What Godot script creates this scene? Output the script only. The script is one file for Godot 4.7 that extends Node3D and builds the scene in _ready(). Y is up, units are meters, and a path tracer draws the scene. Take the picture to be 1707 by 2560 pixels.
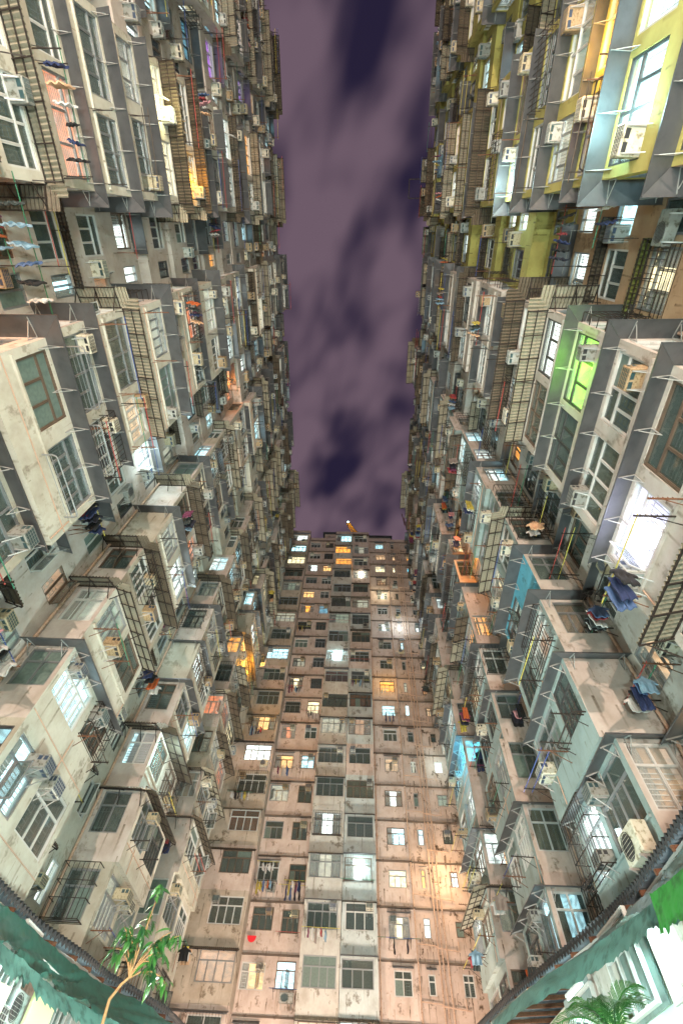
extends Node3D
# A narrow courtyard between tall apartment blocks at night, seen from the ground looking up.
# World: x across the courtyard, y up, the courtyard runs away along -z. "depth" below means -z.

const STOREY := 2.74      # storey height
const BASE := 6.3         # floor level of the first flats, above the market
const STOREYS := 19
const NICHE := 1.1        # depth of the room behind a window
const REVEAL := 0.2       # thickness of the outer walls
const SHALLOW := 0.24     # the same where two rooms would meet at a corner
const BAY := 1.5          # how far the bays stand out

var rng := RandomNumberGenerator.new()
var mat := {}
var store := {}
var taken := {}
var eye := Vector3(0, 1.6, 0)
var eye_basis: Basis
var focal := 1140.66
var window_specs := {}
var awning_specs := {}
var conditioner_specs := []
var pole_specs := []
var block_nodes := {}
var block_words := {}


# ---------------------------------------------------------------- mesh collecting
class Shape:
	var v := PackedVector3Array()
	var n := PackedVector3Array()

	func tri(a: Vector3, b: Vector3, c: Vector3) -> void:
		var k := (b - a).cross(c - a).normalized()
		v.append(a); v.append(c); v.append(b)
		n.append(k); n.append(k); n.append(k)

	func quad(a: Vector3, b: Vector3, c: Vector3, d: Vector3) -> void:
		var k := (c - a).cross(d - b).normalized()
		v.append(a); v.append(c); v.append(b); v.append(a); v.append(d); v.append(c)
		for i in 6: n.append(k)

	func smooth_quad(a: Vector3, b: Vector3, c: Vector3, d: Vector3, na: Vector3, nb: Vector3, nc: Vector3, nd: Vector3) -> void:
		v.append(a); v.append(c); v.append(b); v.append(a); v.append(d); v.append(c)
		n.append(na); n.append(nc); n.append(nb); n.append(na); n.append(nd); n.append(nc)

	func box(a: Vector3, b: Vector3) -> void:
		var x0 := minf(a.x, b.x); var x1 := maxf(a.x, b.x)
		var y0 := minf(a.y, b.y); var y1 := maxf(a.y, b.y)
		var z0 := minf(a.z, b.z); var z1 := maxf(a.z, b.z)
		hexa([Vector3(x0, y0, z0), Vector3(x1, y0, z0), Vector3(x1, y0, z1), Vector3(x0, y0, z1), Vector3(x0, y1, z0), Vector3(x1, y1, z0), Vector3(x1, y1, z1), Vector3(x0, y1, z1)])

	# p: four corners of the bottom (x0z0, x1z0, x1z1, x0z1), then the four above them
	func hexa(p: Array) -> void:
		quad(p[0], p[1], p[2], p[3])
		quad(p[7], p[6], p[5], p[4])
		quad(p[3], p[2], p[6], p[7])
		quad(p[1], p[0], p[4], p[5])
		quad(p[2], p[1], p[5], p[6])
		quad(p[0], p[3], p[7], p[4])

	# a box with its edges cut off
	func soft_box(a: Vector3, b: Vector3, c: float) -> void:
		var m := (a + b) * 0.5
		var h := (b - a).abs() * 0.5
		var rings := []
		for i in 3:
			var j := (i + 1) % 3
			var k := (i + 2) % 3
			for s in [-1.0, 1.0]:
				var q := []
				for t in [[-1.0, -1.0], [1.0, -1.0], [1.0, 1.0], [-1.0, 1.0]]:
					var p := Vector3.ZERO
					p[i] = s * h[i]
					p[j] = t[0] * (h[j] - c)
					p[k] = t[1] * (h[k] - c)
					q.append(m + p)
				if s > 0: quad(q[0], q[1], q[2], q[3])
				else: quad(q[3], q[2], q[1], q[0])
		for i in 3:
			var j := (i + 1) % 3
			var k := (i + 2) % 3
			for sj in [-1.0, 1.0]:
				for sk in [-1.0, 1.0]:
					var q := []
					for t in [[-1.0, 0], [1.0, 0], [1.0, 1], [-1.0, 1]]:
						var p := Vector3.ZERO
						p[i] = t[0] * (h[i] - c)
						p[j] = sj * (h[j] if t[1] == 0 else h[j] - c)
						p[k] = sk * (h[k] - c if t[1] == 0 else h[k])
						q.append(m + p)
					if sj * sk > 0: quad(q[0], q[1], q[2], q[3])
					else: quad(q[3], q[2], q[1], q[0])

	# a flat sheet with four corners, given its thickness downwards (-y)
	func sheet(a: Vector3, b: Vector3, c: Vector3, d: Vector3, thick: Vector3) -> void:
		hexa([a + thick, b + thick, c + thick, d + thick, a, b, c, d])

	# a square bar
	func bar(a: Vector3, b: Vector3, w: float, h := -1.0) -> void:
		var k := (b - a).normalized()
		var s := k.cross(Vector3.UP)
		if s.length() < 0.05: s = k.cross(Vector3.RIGHT)
		s = s.normalized() * w * 0.5
		var t := s.cross(k).normalized() * (w if h < 0 else h) * 0.5
		hexa([a - s - t, b - s - t, b + s - t, a + s - t, a - s + t, b - s + t, b + s + t, a + s + t])

	func tube(path: Array, r: float, sides := 6, r_end := -1.0) -> void:
		var last := path.size() - 1
		var before: Array = []
		var before_n: Array = []
		var s := Vector3.ZERO
		for i in path.size():
			var k: Vector3 = (path[mini(i + 1, last)] - path[maxi(i - 1, 0)]).normalized()
			if i == 0:
				s = k.cross(Vector3.UP)
				if s.length() < 0.05: s = k.cross(Vector3.RIGHT)
			s = (s - k * s.dot(k)).normalized()
			var t := k.cross(s)
			var rr := r if r_end < 0 else lerpf(r, r_end, float(i) / last)
			var ring := []
			var ring_n := []
			for j in sides:
				var a := TAU * j / sides
				var o := s * cos(a) + t * sin(a)
				ring.append(path[i] + o * rr)
				ring_n.append(o)
			if i > 0:
				for j in sides:
					var j2 := (j + 1) % sides
					smooth_quad(before[j], before[j2], ring[j2], ring[j], before_n[j], before_n[j2], ring_n[j2], ring_n[j])
			before = ring
			before_n = ring_n

	func add(o: Shape, t: Transform3D) -> void:
		v.append_array(t * o.v)
		var turn := Transform3D(t.basis, Vector3.ZERO)
		n.append_array(turn * o.n)

	func mesh() -> ArrayMesh:
		var a := []
		a.resize(Mesh.ARRAY_MAX)
		a[Mesh.ARRAY_VERTEX] = v
		a[Mesh.ARRAY_NORMAL] = n
		# flat texture coordinates in metres, by the way each face points
		var uv := PackedVector2Array()
		uv.resize(v.size())
		for i in v.size():
			var k := n[i].abs()
			var p := v[i]
			uv[i] = Vector2(p.x, -p.y) if k.z >= k.x and k.z >= k.y else Vector2(p.z + 3.7, -p.y) if k.x >= k.y else Vector2(p.x, p.z + 1.3)
		a[Mesh.ARRAY_TEX_UV] = uv
		a[Mesh.ARRAY_TEX_UV2] = uv
		var m := ArrayMesh.new()
		m.add_surface_from_arrays(Mesh.PRIMITIVE_TRIANGLES, a)
		return m


func shared(key: String, shape: Shape) -> Mesh:
	if not store.has(key):
		store[key] = shape.mesh()
	return store[key]


func called(parent: Node, what: String) -> String:
	var key := "%d/%s" % [parent.get_instance_id(), what]
	var k: int = taken.get(key, 0)
	taken[key] = k + 1
	return what if k == 0 else "%s_%03d" % [what, k]


func put(what: String, m: Mesh, material: Material, parent: Node = self, t := Transform3D()) -> MeshInstance3D:
	var o := MeshInstance3D.new()
	o.name = called(parent, what)
	o.mesh = m
	o.material_override = material
	o.transform = t
	parent.add_child(o)
	return o


func thing(what: String, label: String, category: String, t := Transform3D(), group := "") -> Node3D:
	var o := Node3D.new()
	o.name = called(self, what)
	o.transform = t
	add_child(o)
	tag(o, label, category, group)
	return o


func tag(o: Node, label: String, category: String, group := "", kind := "") -> void:
	if label: o.set_meta("label", label)
	if category: o.set_meta("category", category)
	if group: o.set_meta("group", group)
	if kind: o.set_meta("kind", kind)


func structure(what: String, m: Mesh, material: Material, t := Transform3D()) -> MeshInstance3D:
	var o := put(what, m, material, self, t)
	o.set_meta("kind", "structure")
	return o


func at(x: float, y: float, depth: float) -> Vector3:
	return Vector3(x, y, -depth)


func chance(p: float) -> bool:
	return rng.randf() < p


func pick(a: Array):
	return a[rng.randi() % a.size()]


# how large a point's surroundings show: photograph pixels per metre, 0 when out of view
func pixels_at(p: Vector3) -> float:
	var c := eye_basis.inverse() * (p - eye)
	if c.z > -0.5: return 0.0
	var x := absf(c.x / -c.z * focal)
	var y := absf(c.y / -c.z * focal)
	if x > 960 or y > 1400: return 0.0
	return focal / -c.z


func ordinal(k: int) -> String:
	return ["first", "second", "third", "fourth", "fifth", "sixth", "seventh", "eighth", "ninth", "tenth", "eleventh", "twelfth", "thirteenth", "fourteenth", "fifteenth", "sixteenth", "seventeenth", "eighteenth", "nineteenth", "twentieth"][clampi(k, 0, 19)]


# ---------------------------------------------------------------- materials
func rgb(r: float, g: float, b: float) -> Color:
	return Color(r / 255.0, g / 255.0, b / 255.0)


func ramp(stops: Array) -> Gradient:
	var g := Gradient.new()
	g.offsets = PackedFloat32Array(stops.map(func(s): return s[0]))
	g.colors = PackedColorArray(stops.map(func(s): return s[1]))
	return g


func noise_texture(seed_number: int, frequency: float, octaves: int, stops: Array, size := 512) -> NoiseTexture2D:
	var f := FastNoiseLite.new()
	f.noise_type = FastNoiseLite.TYPE_SIMPLEX_SMOOTH
	f.seed = seed_number
	f.frequency = frequency
	f.fractal_octaves = octaves
	f.fractal_gain = 0.6
	var t := NoiseTexture2D.new()
	t.width = size
	t.height = size
	t.seamless = true
	t.noise = f
	t.color_ramp = ramp(stops)
	return t


# dirt that has run down a wall: mottling, thin drips of different lengths and a few grainy patches
func weathering(seed_number: int, drips: int, most: float, patches: float) -> ImageTexture:
	var size := 768
	var dice := RandomNumberGenerator.new()
	dice.seed = seed_number
	var f := FastNoiseLite.new()
	f.seed = seed_number
	f.frequency = 0.008
	f.fractal_octaves = 6
	f.fractal_gain = 0.62
	var coarse := f.get_seamless_image(size, size).get_data()
	f.seed = seed_number + 5
	f.frequency = 0.06
	var fine := f.get_seamless_image(size, size).get_data()
	var dark := PackedFloat32Array()
	dark.resize(size * size)
	for i in size * size:
		var c := coarse[i] / 255.0
		var g := fine[i] / 255.0
		dark[i] = 0.06 * (1.0 - c) + 0.05 * (1.0 - g) + patches * smoothstep(0.62, 0.80, c * 0.75 + g * 0.25)
	for k in drips:
		var x := dice.randf() * size
		var y := dice.randi() % size
		var length := int(size * pow(dice.randf(), 2.0) * 0.15) + 8
		var wide := dice.randf_range(1.2, 5.0)
		var strength := most * pow(dice.randf(), 1.6)
		for j in length:
			var t := float(j) / length
			x += dice.randf_range(-0.25, 0.25)
			var row := (y + j) % size * size
			for e in range(int(-wide), int(wide) + 1):
				var at_ := row + posmod(int(x) + e, size)
				dark[at_] += strength * (1.0 - t) * (1.0 - absf(e) / (wide + 1.0)) * (0.4 + fine[at_] / 255.0)
	var bytes := PackedByteArray()
	bytes.resize(size * size * 3)
	for i in size * size:
		var d := minf(dark[i], 0.8)
		bytes[i * 3] = int(255.0 * (1.0 - d * 0.92))
		bytes[i * 3 + 1] = int(255.0 * (1.0 - d))
		bytes[i * 3 + 2] = int(255.0 * (1.0 - minf(d * 1.1, 0.95)))
	return ImageTexture.create_from_image(Image.create_from_data(size, size, false, Image.FORMAT_RGB8, bytes))


func plain(c: Color, rough := 0.8, metal := 0.0, texture: Texture2D = null, scale := 1.0) -> StandardMaterial3D:
	var m := StandardMaterial3D.new()
	m.albedo_color = c
	m.roughness = rough
	m.metallic = metal
	if texture:
		m.albedo_texture = texture
		m.uv1_scale = Vector3.ONE * scale
	return m


func plaster(c: Color, dirt: Texture2D) -> StandardMaterial3D:
	var m := plain(c, 0.92, 0.0, mat.blotch, 0.16)
	m.detail_enabled = true
	m.detail_blend_mode = BaseMaterial3D.BLEND_MODE_MUL
	m.detail_albedo = dirt
	m.detail_uv_layer = BaseMaterial3D.DETAIL_UV_2
	m.uv2_scale = Vector3(0.115, 0.105, 0.115)
	return m


func lit(c: Color, energy: float) -> StandardMaterial3D:
	var m := plain(Color(0.7, 0.7, 0.7), 0.9)
	m.emission_enabled = true
	m.emission = c
	m.emission_energy_multiplier = energy
	m.emission_operator = BaseMaterial3D.EMISSION_OP_MULTIPLY
	m.emission_texture = mat.room_glow
	m.uv1_scale = Vector3(0.45, 0.7, 0.45)
	return m


func make_materials() -> void:
	var g := func(k: float) -> Color: return Color(k, k, k)
	mat.blotch = noise_texture(3, 0.006, 6, [[0.0, Color(0.86, 0.84, 0.81)], [0.38, Color(0.95, 0.94, 0.93)], [0.7, g.call(1.0)], [1.0, Color(1.0, 0.99, 0.98)]])
	mat.streak = weathering(5, 210, 0.46, 0.22)
	mat.streak_heavy = weathering(11, 300, 0.6, 0.34)
	mat.streak_filthy = weathering(17, 480, 0.7, 0.6)
	mat.rust = noise_texture(21, 0.02, 5, [[0.0, Color(0.55, 0.44, 0.33)], [0.22, Color(0.80, 0.75, 0.68)], [0.42, Color(0.96, 0.95, 0.93)], [1.0, g.call(1.0)]])
	mat.metal_spots = noise_texture(31, 0.012, 5, [[0.0, g.call(0.84)], [0.5, g.call(0.95)], [1.0, g.call(1.0)]])
	mat.room_glow = noise_texture(41, 0.008, 1, [[0.0, g.call(0.50)], [0.35, g.call(0.72)], [0.6, g.call(0.95)], [1.0, g.call(1.0)]])
	mat.grime = noise_texture(61, 0.014, 5, [[0.0, Color(0.45, 0.42, 0.36)], [0.25, Color(0.74, 0.72, 0.66)], [0.45, Color(0.95, 0.94, 0.92)], [1.0, g.call(1.0)]])
	mat.tarp_marks = noise_texture(51, 0.012, 5, [[0.0, Color(0.58, 0.60, 0.60)], [0.30, Color(0.84, 0.86, 0.85)], [0.5, g.call(1.0)], [1.0, g.call(1.0)]])
	mat.walls = {
		"cream": plaster(rgb(182, 183, 173), mat.streak), "putty": plaster(rgb(166, 166, 154), mat.streak), "pinkish": plaster(rgb(180, 175, 170), mat.streak),
		"white": plaster(rgb(170, 169, 164), mat.streak), "yellow": plaster(rgb(166, 161, 93), mat.streak), "peach": plaster(rgb(167, 144, 117), mat.streak),
		"pale_blue": plaster(rgb(132, 150, 150), mat.streak), "cobalt": plaster(rgb(74, 148, 172), mat.streak), "grey": plaster(rgb(130, 128, 124), mat.streak_heavy),
		"rose": plaster(rgb(188, 176, 169), mat.streak_heavy), "sand": plaster(rgb(169, 162, 150), mat.streak_heavy), "old_grey": plaster(rgb(178, 180, 176), mat.streak_heavy), "old_blue": plaster(rgb(176, 188, 190), mat.streak_heavy), "rose_dirty": plaster(rgb(176, 162, 153), mat.streak_filthy), "mould": plaster(rgb(93, 84, 76), mat.streak_heavy),
	}
	mat.sheet_metal = plain(rgb(98, 100, 103), 0.42, 0.55, mat.metal_spots, 0.25)
	mat.bracket = plain(rgb(150, 152, 150), 0.5, 0.3)
	mat.corrugated = plain(rgb(140, 136, 122), 0.6, 0.1, mat.rust, 0.5)
	mat.corrugated_dark = plain(rgb(88, 80, 68), 0.7, 0.1, mat.rust, 0.6)
	mat.green_sheet = plain(rgb(116, 124, 66), 0.5, 0.0, mat.rust, 0.5)
	mat.iron = plain(rgb(40, 33, 29), 0.7, 0.2, mat.rust, 1.0)
	mat.rusty = plain(rgb(104, 70, 50), 0.85, 0.1, mat.rust, 1.2)
	mat.frames = {"silver": plain(rgb(132, 136, 138), 0.38, 0.5), "white": plain(rgb(172, 174, 172), 0.5), "dark": plain(rgb(62, 62, 62), 0.5, 0.3), "bronze": plain(rgb(96, 82, 70), 0.5, 0.3)}
	var glass := plain(Color(0.30, 0.36, 0.35, 0.42), 0.04)  # dark tint put into the panes so unlit rooms behind look dim
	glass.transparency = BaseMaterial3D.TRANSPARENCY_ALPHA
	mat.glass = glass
	var clear := plain(Color(0.9, 0.95, 0.95, 0.10), 0.04)
	clear.transparency = BaseMaterial3D.TRANSPARENCY_ALPHA
	mat.clear_glass = clear
	mat.frosted = plain(rgb(96, 114, 108), 0.32, 0.0, mat.metal_spots, 0.9)
	mat.rooms = [plain(rgb(160, 154, 138), 0.9), plain(rgb(140, 152, 144), 0.9), plain(rgb(150, 128, 102), 0.9), plain(rgb(148, 150, 156), 0.9)]
	mat.curtains = []
	for c in [rgb(114, 113, 106), rgb(101, 107, 101), rgb(124, 115, 98), rgb(81, 89, 86), rgb(105, 99, 86), rgb(86, 79, 70), rgb(128, 128, 125), rgb(70, 81, 75), rgb(98, 82, 62)]:
		var m := plain(c, 0.95)
		m.rim_enabled = true
		m.rim = 0.3
		mat.curtains.append(m)
	mat.hangings = {"curtain_purple": plain(rgb(118, 66, 112), 0.9), "curtain_beige": plain(rgb(176, 164, 124), 0.9), "curtain_orange": plain(rgb(206, 120, 60), 0.9), "curtain_rose": plain(rgb(178, 86, 104), 0.9)}
	mat.lights = {
		"white": lit(Color(0.93, 1.0, 0.98), 1.40), "cool": lit(Color(0.72, 0.95, 1.0), 1.40), "cyan": lit(Color(0.25, 0.85, 1.0), 1.22), "warm": lit(Color(1.0, 0.74, 0.42), 1.02), "cream": lit(Color(1.0, 0.93, 0.72), 1.02),
		"amber": lit(Color(1.0, 0.62, 0.12), 1.11), "orange": lit(Color(1.0, 0.50, 0.24), 0.69), "green": lit(Color(0.62, 1.0, 0.22), 0.80), "violet": lit(Color(0.75, 0.4, 0.95), 0.75), "peach": lit(Color(1.0, 0.80, 0.58), 0.51), "violet_white": lit(Color(0.86, 0.84, 1.0), 1.02), "cyan_dim": lit(Color(0.3, 0.75, 0.9), 0.33), "dim": lit(Color(0.85, 0.86, 0.74), 0.30), "dim_warm": lit(Color(0.95, 0.66, 0.42), 0.26), "dim_green": lit(Color(0.6, 0.75, 0.62), 0.22),
	}
	mat.casings = [plain(rgb(186, 184, 170), 0.55, 0.0, mat.grime, 0.7), plain(rgb(164, 156, 132), 0.6, 0.0, mat.rust, 0.8), plain(rgb(160, 164, 162), 0.5, 0.0, mat.grime, 0.7), plain(rgb(150, 132, 104), 0.7, 0.0, mat.rust, 0.9), plain(rgb(128, 132, 130), 0.6, 0.0, mat.grime, 0.7)]
	mat.vents = [plain(rgb(36, 62, 66), 0.5), plain(rgb(34, 36, 38), 0.6), plain(rgb(40, 56, 78), 0.5)]
	mat.poles = [plain(rgb(36, 62, 122), 0.4), plain(rgb(170, 160, 70), 0.6), plain(rgb(40, 110, 84), 0.4), plain(rgb(150, 56, 48), 0.5), plain(rgb(120, 120, 116), 0.4, 0.5), plain(rgb(70, 60, 50), 0.7)]
	mat.cloths = []
	for c in [rgb(30, 32, 44), rgb(32, 44, 78), rgb(176, 176, 174), rgb(24, 24, 26), rgb(110, 140, 160), rgb(130, 50, 54), rgb(176, 128, 134), rgb(52, 60, 60), rgb(180, 146, 116), rgb(160, 80, 38), rgb(62, 84, 120), rgb(120, 110, 104), rgb(150, 138, 60), rgb(96, 44, 70)]:
		mat.cloths.append(plain(c, 0.95))
	mat.cloth_words = ["charcoal", "navy", "white", "black", "pale blue", "red", "pink", "dark grey", "peach", "orange", "denim blue", "taupe", "yellow", "magenta"]
	mat.pipe = plain(rgb(176, 152, 136), 0.7, 0.0, mat.rust, 0.6)
	mat.pipe_dark = plain(rgb(92, 82, 74), 0.7, 0.0, mat.rust, 0.6)
	mat.ground = plain(rgb(120, 118, 112), 0.85, 0.0, mat.blotch, 0.3)
	mat.roofing = plain(rgb(92, 90, 88), 0.9, 0.0, mat.blotch, 0.4)


# ---------------------------------------------------------------- windows
# the rectangles of a window's panes inside a frame w wide and h high (origin at the middle of its foot)
func pane_rects(w: float, h: float, columns: int, transom: bool) -> Array:
	var a := []
	var split := h * 0.66 if transom else h
	var cw := (w - 0.06) / columns
	for i in columns:
		var x := -w / 2 + 0.03 + i * cw
		a.append(Rect2(x + 0.035, 0.065, cw - 0.07, split - 0.10))
	if transom:
		var tops := maxi(1, columns / 2) if columns > 2 else columns
		var tw := (w - 0.06) / tops
		for i in tops:
			a.append(Rect2(-w / 2 + 0.03 + i * tw + 0.03, split + 0.03, tw - 0.06, h - split - 0.09))
	return a


func frame_shape(w: float, h: float, columns: int, transom: bool) -> Shape:
	var key := "frame %.2f %.2f %d %s" % [w, h, columns, transom]
	if store.has(key + " shape"): return store[key + " shape"]
	var s := Shape.new()
	var z0 := -0.11
	var z1 := -0.045
	s.box(Vector3(-w / 2, 0, z0), Vector3(w / 2, 0.045, z1 + 0.02))
	s.box(Vector3(-w / 2, h - 0.045, z0), Vector3(w / 2, h, z1 + 0.02))
	for e in [-1.0, 1.0]:
		s.box(Vector3(e * w / 2, 0.045, z0), Vector3(e * (w / 2 - 0.045), h - 0.045, z1 + 0.02))
	if transom:
		s.box(Vector3(-w / 2 + 0.045, h * 0.66 - 0.03, z0), Vector3(w / 2 - 0.045, h * 0.66 + 0.03, z1 + 0.012))
	for r: Rect2 in pane_rects(w, h, columns, transom):
		var p := r.position
		var q := r.end
		var f := 0.03
		s.box(Vector3(p.x - f, p.y - f, z0 + 0.01), Vector3(q.x + f, p.y, z1))
		s.box(Vector3(p.x - f, q.y, z0 + 0.01), Vector3(q.x + f, q.y + f, z1))
		s.box(Vector3(p.x - f, p.y, z0 + 0.01), Vector3(p.x, q.y, z1))
		s.box(Vector3(q.x, p.y, z0 + 0.01), Vector3(q.x + f, q.y, z1))
	store[key + " shape"] = s
	return s


# the wrought pattern of bars behind the glass
func grille_shape(w: float, h: float, columns: int, kind: int) -> Shape:
	var key := "grille %.2f %.2f %d %d" % [w, h, columns, kind]
	if store.has(key): return store[key]
	var s := Shape.new()
	var z := -0.135
	var cw := (w - 0.06) / columns
	for i in columns:
		var x0 := -w / 2 + 0.03 + i * cw + 0.05
		var x1 := x0 + cw - 0.10
		var y0 := 0.10
		var y1 := h * 0.60
		var b := 0.012
		if kind == 0:
			for f in [0.22, 0.5, 0.78]:
				s.box(Vector3(lerpf(x0, x1, f) - b, y0, z), Vector3(lerpf(x0, x1, f) + b, y1, z + 0.012))
			for f in [0.15, 0.85]:
				s.box(Vector3(x0, lerpf(y0, y1, f) - b, z + 0.013), Vector3(x1, lerpf(y0, y1, f) + b, z + 0.025))
		elif kind == 1:
			for f in [0.2, 0.8]:
				s.box(Vector3(lerpf(x0, x1, f) - b, y0, z), Vector3(lerpf(x0, x1, f) + b, y1, z + 0.012))
			for f in [0.12, 0.35, 0.65, 0.88]:
				s.box(Vector3(lerpf(x0, x1, 0.2), lerpf(y0, y1, f) - b, z + 0.013), Vector3(lerpf(x0, x1, 0.8), lerpf(y0, y1, f) + b, z + 0.025))
		else:
			for k in 7:
				var y := lerpf(y0, y1, (k + 0.5) / 7.0)
				s.box(Vector3(x0, y - b, z), Vector3(x1, y + b, z + 0.012))
	store[key] = s
	return s


func curtain_shape(w: float, h: float, x0: float, x1: float, folds: int) -> Shape:
	var key := "curtain %.2f %.2f %.2f %.2f %d" % [w, h, x0, x1, folds]
	if store.has(key): return store[key]
	var s := Shape.new()
	var steps := folds * 4
	var a := Vector3.ZERO
	var na := Vector3.ZERO
	for i in steps + 1:
		var f := float(i) / steps
		var x := lerpf(x0, x1, f)
		var z := -0.178 + 0.018 * sin(f * folds * TAU) + 0.008 * sin(f * folds * 2.3 + 1.0)
		var slope := 0.018 * folds * TAU / (x1 - x0) * cos(f * folds * TAU)
		var nb := Vector3(-slope, 0, 1).normalized()
		var b := Vector3(x, 0.02, z)
		if i > 0:
			s.smooth_quad(a, b, b + Vector3(0, h - 0.05, 0), a + Vector3(0, h - 0.05, 0), na, nb, nb, na)
		a = b
		na = nb
	store[key] = s
	return s


func backing_shape(w: float, h: float, depth := SHALLOW) -> Shape:
	var key := "backing %.2f %.2f %.2f" % [w, h, depth]
	if not store.has(key):
		var s := Shape.new()
		s.box(Vector3(-w / 2 - 0.01, -0.01, -depth - 0.03), Vector3(w / 2 + 0.01, h + 0.01, -depth + 0.004))
		store[key] = s
	return store[key]


# walls, floor and ceiling of the room behind a window; open_side leaves out the wall at x0 (-1) or x1 (1) where a corner room has a second window
func room_shape(w: float, h: float, depth: float, open_side: int) -> Shape:
	var key := "room %.2f %.2f %.2f %d" % [w, h, depth, open_side]
	if store.has(key): return store[key]
	var s := Shape.new()
	var x0 := -w / 2 - 0.06
	var x1 := w / 2 + 0.06
	var y0 := -0.82
	var y1 := h + 0.09
	var z0 := -depth
	var z1 := -0.015
	s.quad(Vector3(x0, y0, z0), Vector3(x1, y0, z0), Vector3(x1, y1, z0), Vector3(x0, y1, z0))
	s.quad(Vector3(x0, y0, z1), Vector3(x1, y0, z1), Vector3(x1, y0, z0), Vector3(x0, y0, z0))
	s.quad(Vector3(x0, y1, z0), Vector3(x1, y1, z0), Vector3(x1, y1, z1), Vector3(x0, y1, z1))
	if open_side != -1: s.quad(Vector3(x0, y0, z1), Vector3(x0, y0, z0), Vector3(x0, y1, z0), Vector3(x0, y1, z1))
	if open_side != 1: s.quad(Vector3(x1, y0, z0), Vector3(x1, y0, z1), Vector3(x1, y1, z1), Vector3(x1, y1, z0))
	store[key] = s
	return s


func mesh_of(s: Shape) -> Mesh:
	var key := "mesh %d" % s.get_instance_id()
	if not store.has(key): store[key] = s.mesh()
	return store[key]


# w is one opening: notes it for later, when the largest become windows with parts
func want_window(block: String, t: Transform3D, w: float, h: float, columns: int, transom: bool, fill: String, depth := NICHE, open_side := 0) -> void:
	w = snappedf(w, 0.05)
	var p: Vector3 = block_nodes[block].transform * (t * Vector3(0, h / 2, 0))
	var px := pixels_at(p)
	var facing: float = (block_nodes[block].transform.basis * t.basis.z).normalized().dot((eye - p).normalized())
	var style: String = pick(["silver", "silver", "silver", "white", "white", "dark", "bronze"])
	if not window_specs.has(block): window_specs[block] = []
	var cage := snappedf(rng.randf_range(0.25, 0.5), 0.05) if rng.randf() < 0.15 and w > 0.9 else 0.0
	window_specs[block].append({"t": t, "w": w, "h": h, "columns": columns, "transom": transom, "fill": fill, "depth": depth, "open": open_side, "px": px, "size": px * px * w * h * maxf(facing, 0.0), "frame": style, "dice": rng.randi()})
	if cage > 0.0: window_specs[block][-1]["cage"] = cage


func make_window(block: Node3D, s: Dictionary) -> void:
	var dice := RandomNumberGenerator.new()
	dice.seed = s.dice
	var o := put("window", mesh_of(frame_shape(s.w, s.h, s.columns, s.transom)), mat.frames[s.frame], block, s.t)
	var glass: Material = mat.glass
	if s.fill == "frost": glass = mat.frosted
	if mat.lights.has(s.fill): glass = mat.clear_glass
	for r: Rect2 in pane_rects(s.w, s.h, s.columns, s.transom):
		var key := "pane %.2f %.2f" % [r.size.x, r.size.y]
		if not store.has(key):
			var q := Shape.new()
			q.box(Vector3(-r.size.x / 2, -r.size.y / 2, -0.003), Vector3(r.size.x / 2, r.size.y / 2, 0.003))
			store[key] = q.mesh()
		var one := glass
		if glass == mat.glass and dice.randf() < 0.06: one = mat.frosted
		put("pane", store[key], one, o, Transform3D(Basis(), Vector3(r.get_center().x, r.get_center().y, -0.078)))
	for e in fill_pieces(s, dice):
		if s.px > 18 or e[0] != "grille":
			put(e[0], mesh_of(e[1]), e[2], o)
	if s.has("cage"):
		put("window_cage", mesh_of(cage_shape(s.w, s.h, s.cage)), mat.iron, o)
	# a casement standing open
	elif s.px > 16 and dice.randf() < 0.10 and s.columns > 1:
		var r: Rect2 = pane_rects(s.w, s.h, s.columns, s.transom)[dice.randi() % s.columns]
		var key := "casement %.2f %.2f" % [r.size.x, r.size.y]
		if not store.has(key):
			var q := Shape.new()
			var x := r.size.x + 0.05
			var y := r.size.y + 0.05
			q.box(Vector3(0, 0, -0.015), Vector3(x, 0.04, 0.015))
			q.box(Vector3(0, y - 0.04, -0.015), Vector3(x, y, 0.015))
			q.box(Vector3(0, 0.04, -0.015), Vector3(0.04, y - 0.04, 0.015))
			q.box(Vector3(x - 0.04, 0.04, -0.015), Vector3(x, y - 0.04, 0.015))
			store[key] = q.mesh()
			var p := Shape.new()
			p.box(Vector3(0.04, 0.04, -0.003), Vector3(x - 0.04, y - 0.04, 0.003))
			store[key + " glass"] = p.mesh()
		var side := dice.randf() < 0.5
		var turn := dice.randf_range(0.9, 1.5)
		var place := Transform3D(Basis(Vector3.UP, -turn), Vector3(r.position.x - 0.02, r.position.y - 0.02, -0.02))
		if side: place = Transform3D(Basis(Vector3.UP, PI + turn), Vector3(r.end.x + 0.02, r.position.y - 0.02, -0.02))
		put("casement", store[key], mat.frames[s.frame], o, place)
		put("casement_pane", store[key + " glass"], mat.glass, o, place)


# what is behind the glass: [name, shape, material]
# iron bars that stand out round a window
func cage_shape(w: float, h: float, reach: float) -> Shape:
	var key := "cage %.2f %.2f %.2f" % [w, h, reach]
	if store.has(key): return store[key]
	var s := Shape.new()
	var x := w / 2 + 0.08
	for y in [-0.05, h * 0.33, h * 0.66, h + 0.03]:
		s.bar(Vector3(-x, y, reach), Vector3(x, y, reach), 0.022)
		for e in [-x, x]: s.bar(Vector3(e, y, 0.0), Vector3(e, y, reach), 0.022)
	var n := int(w / 0.16)
	for i in n + 1:
		s.bar(Vector3(lerpf(-x, x, float(i) / n), -0.05, reach), Vector3(lerpf(-x, x, float(i) / n), h + 0.03, reach), 0.016)
	for i in 3:
		s.bar(Vector3(-x, -0.05, reach * i / 3.0), Vector3(x, -0.05, reach * i / 3.0), 0.018)
	store[key] = s
	return s


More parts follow.
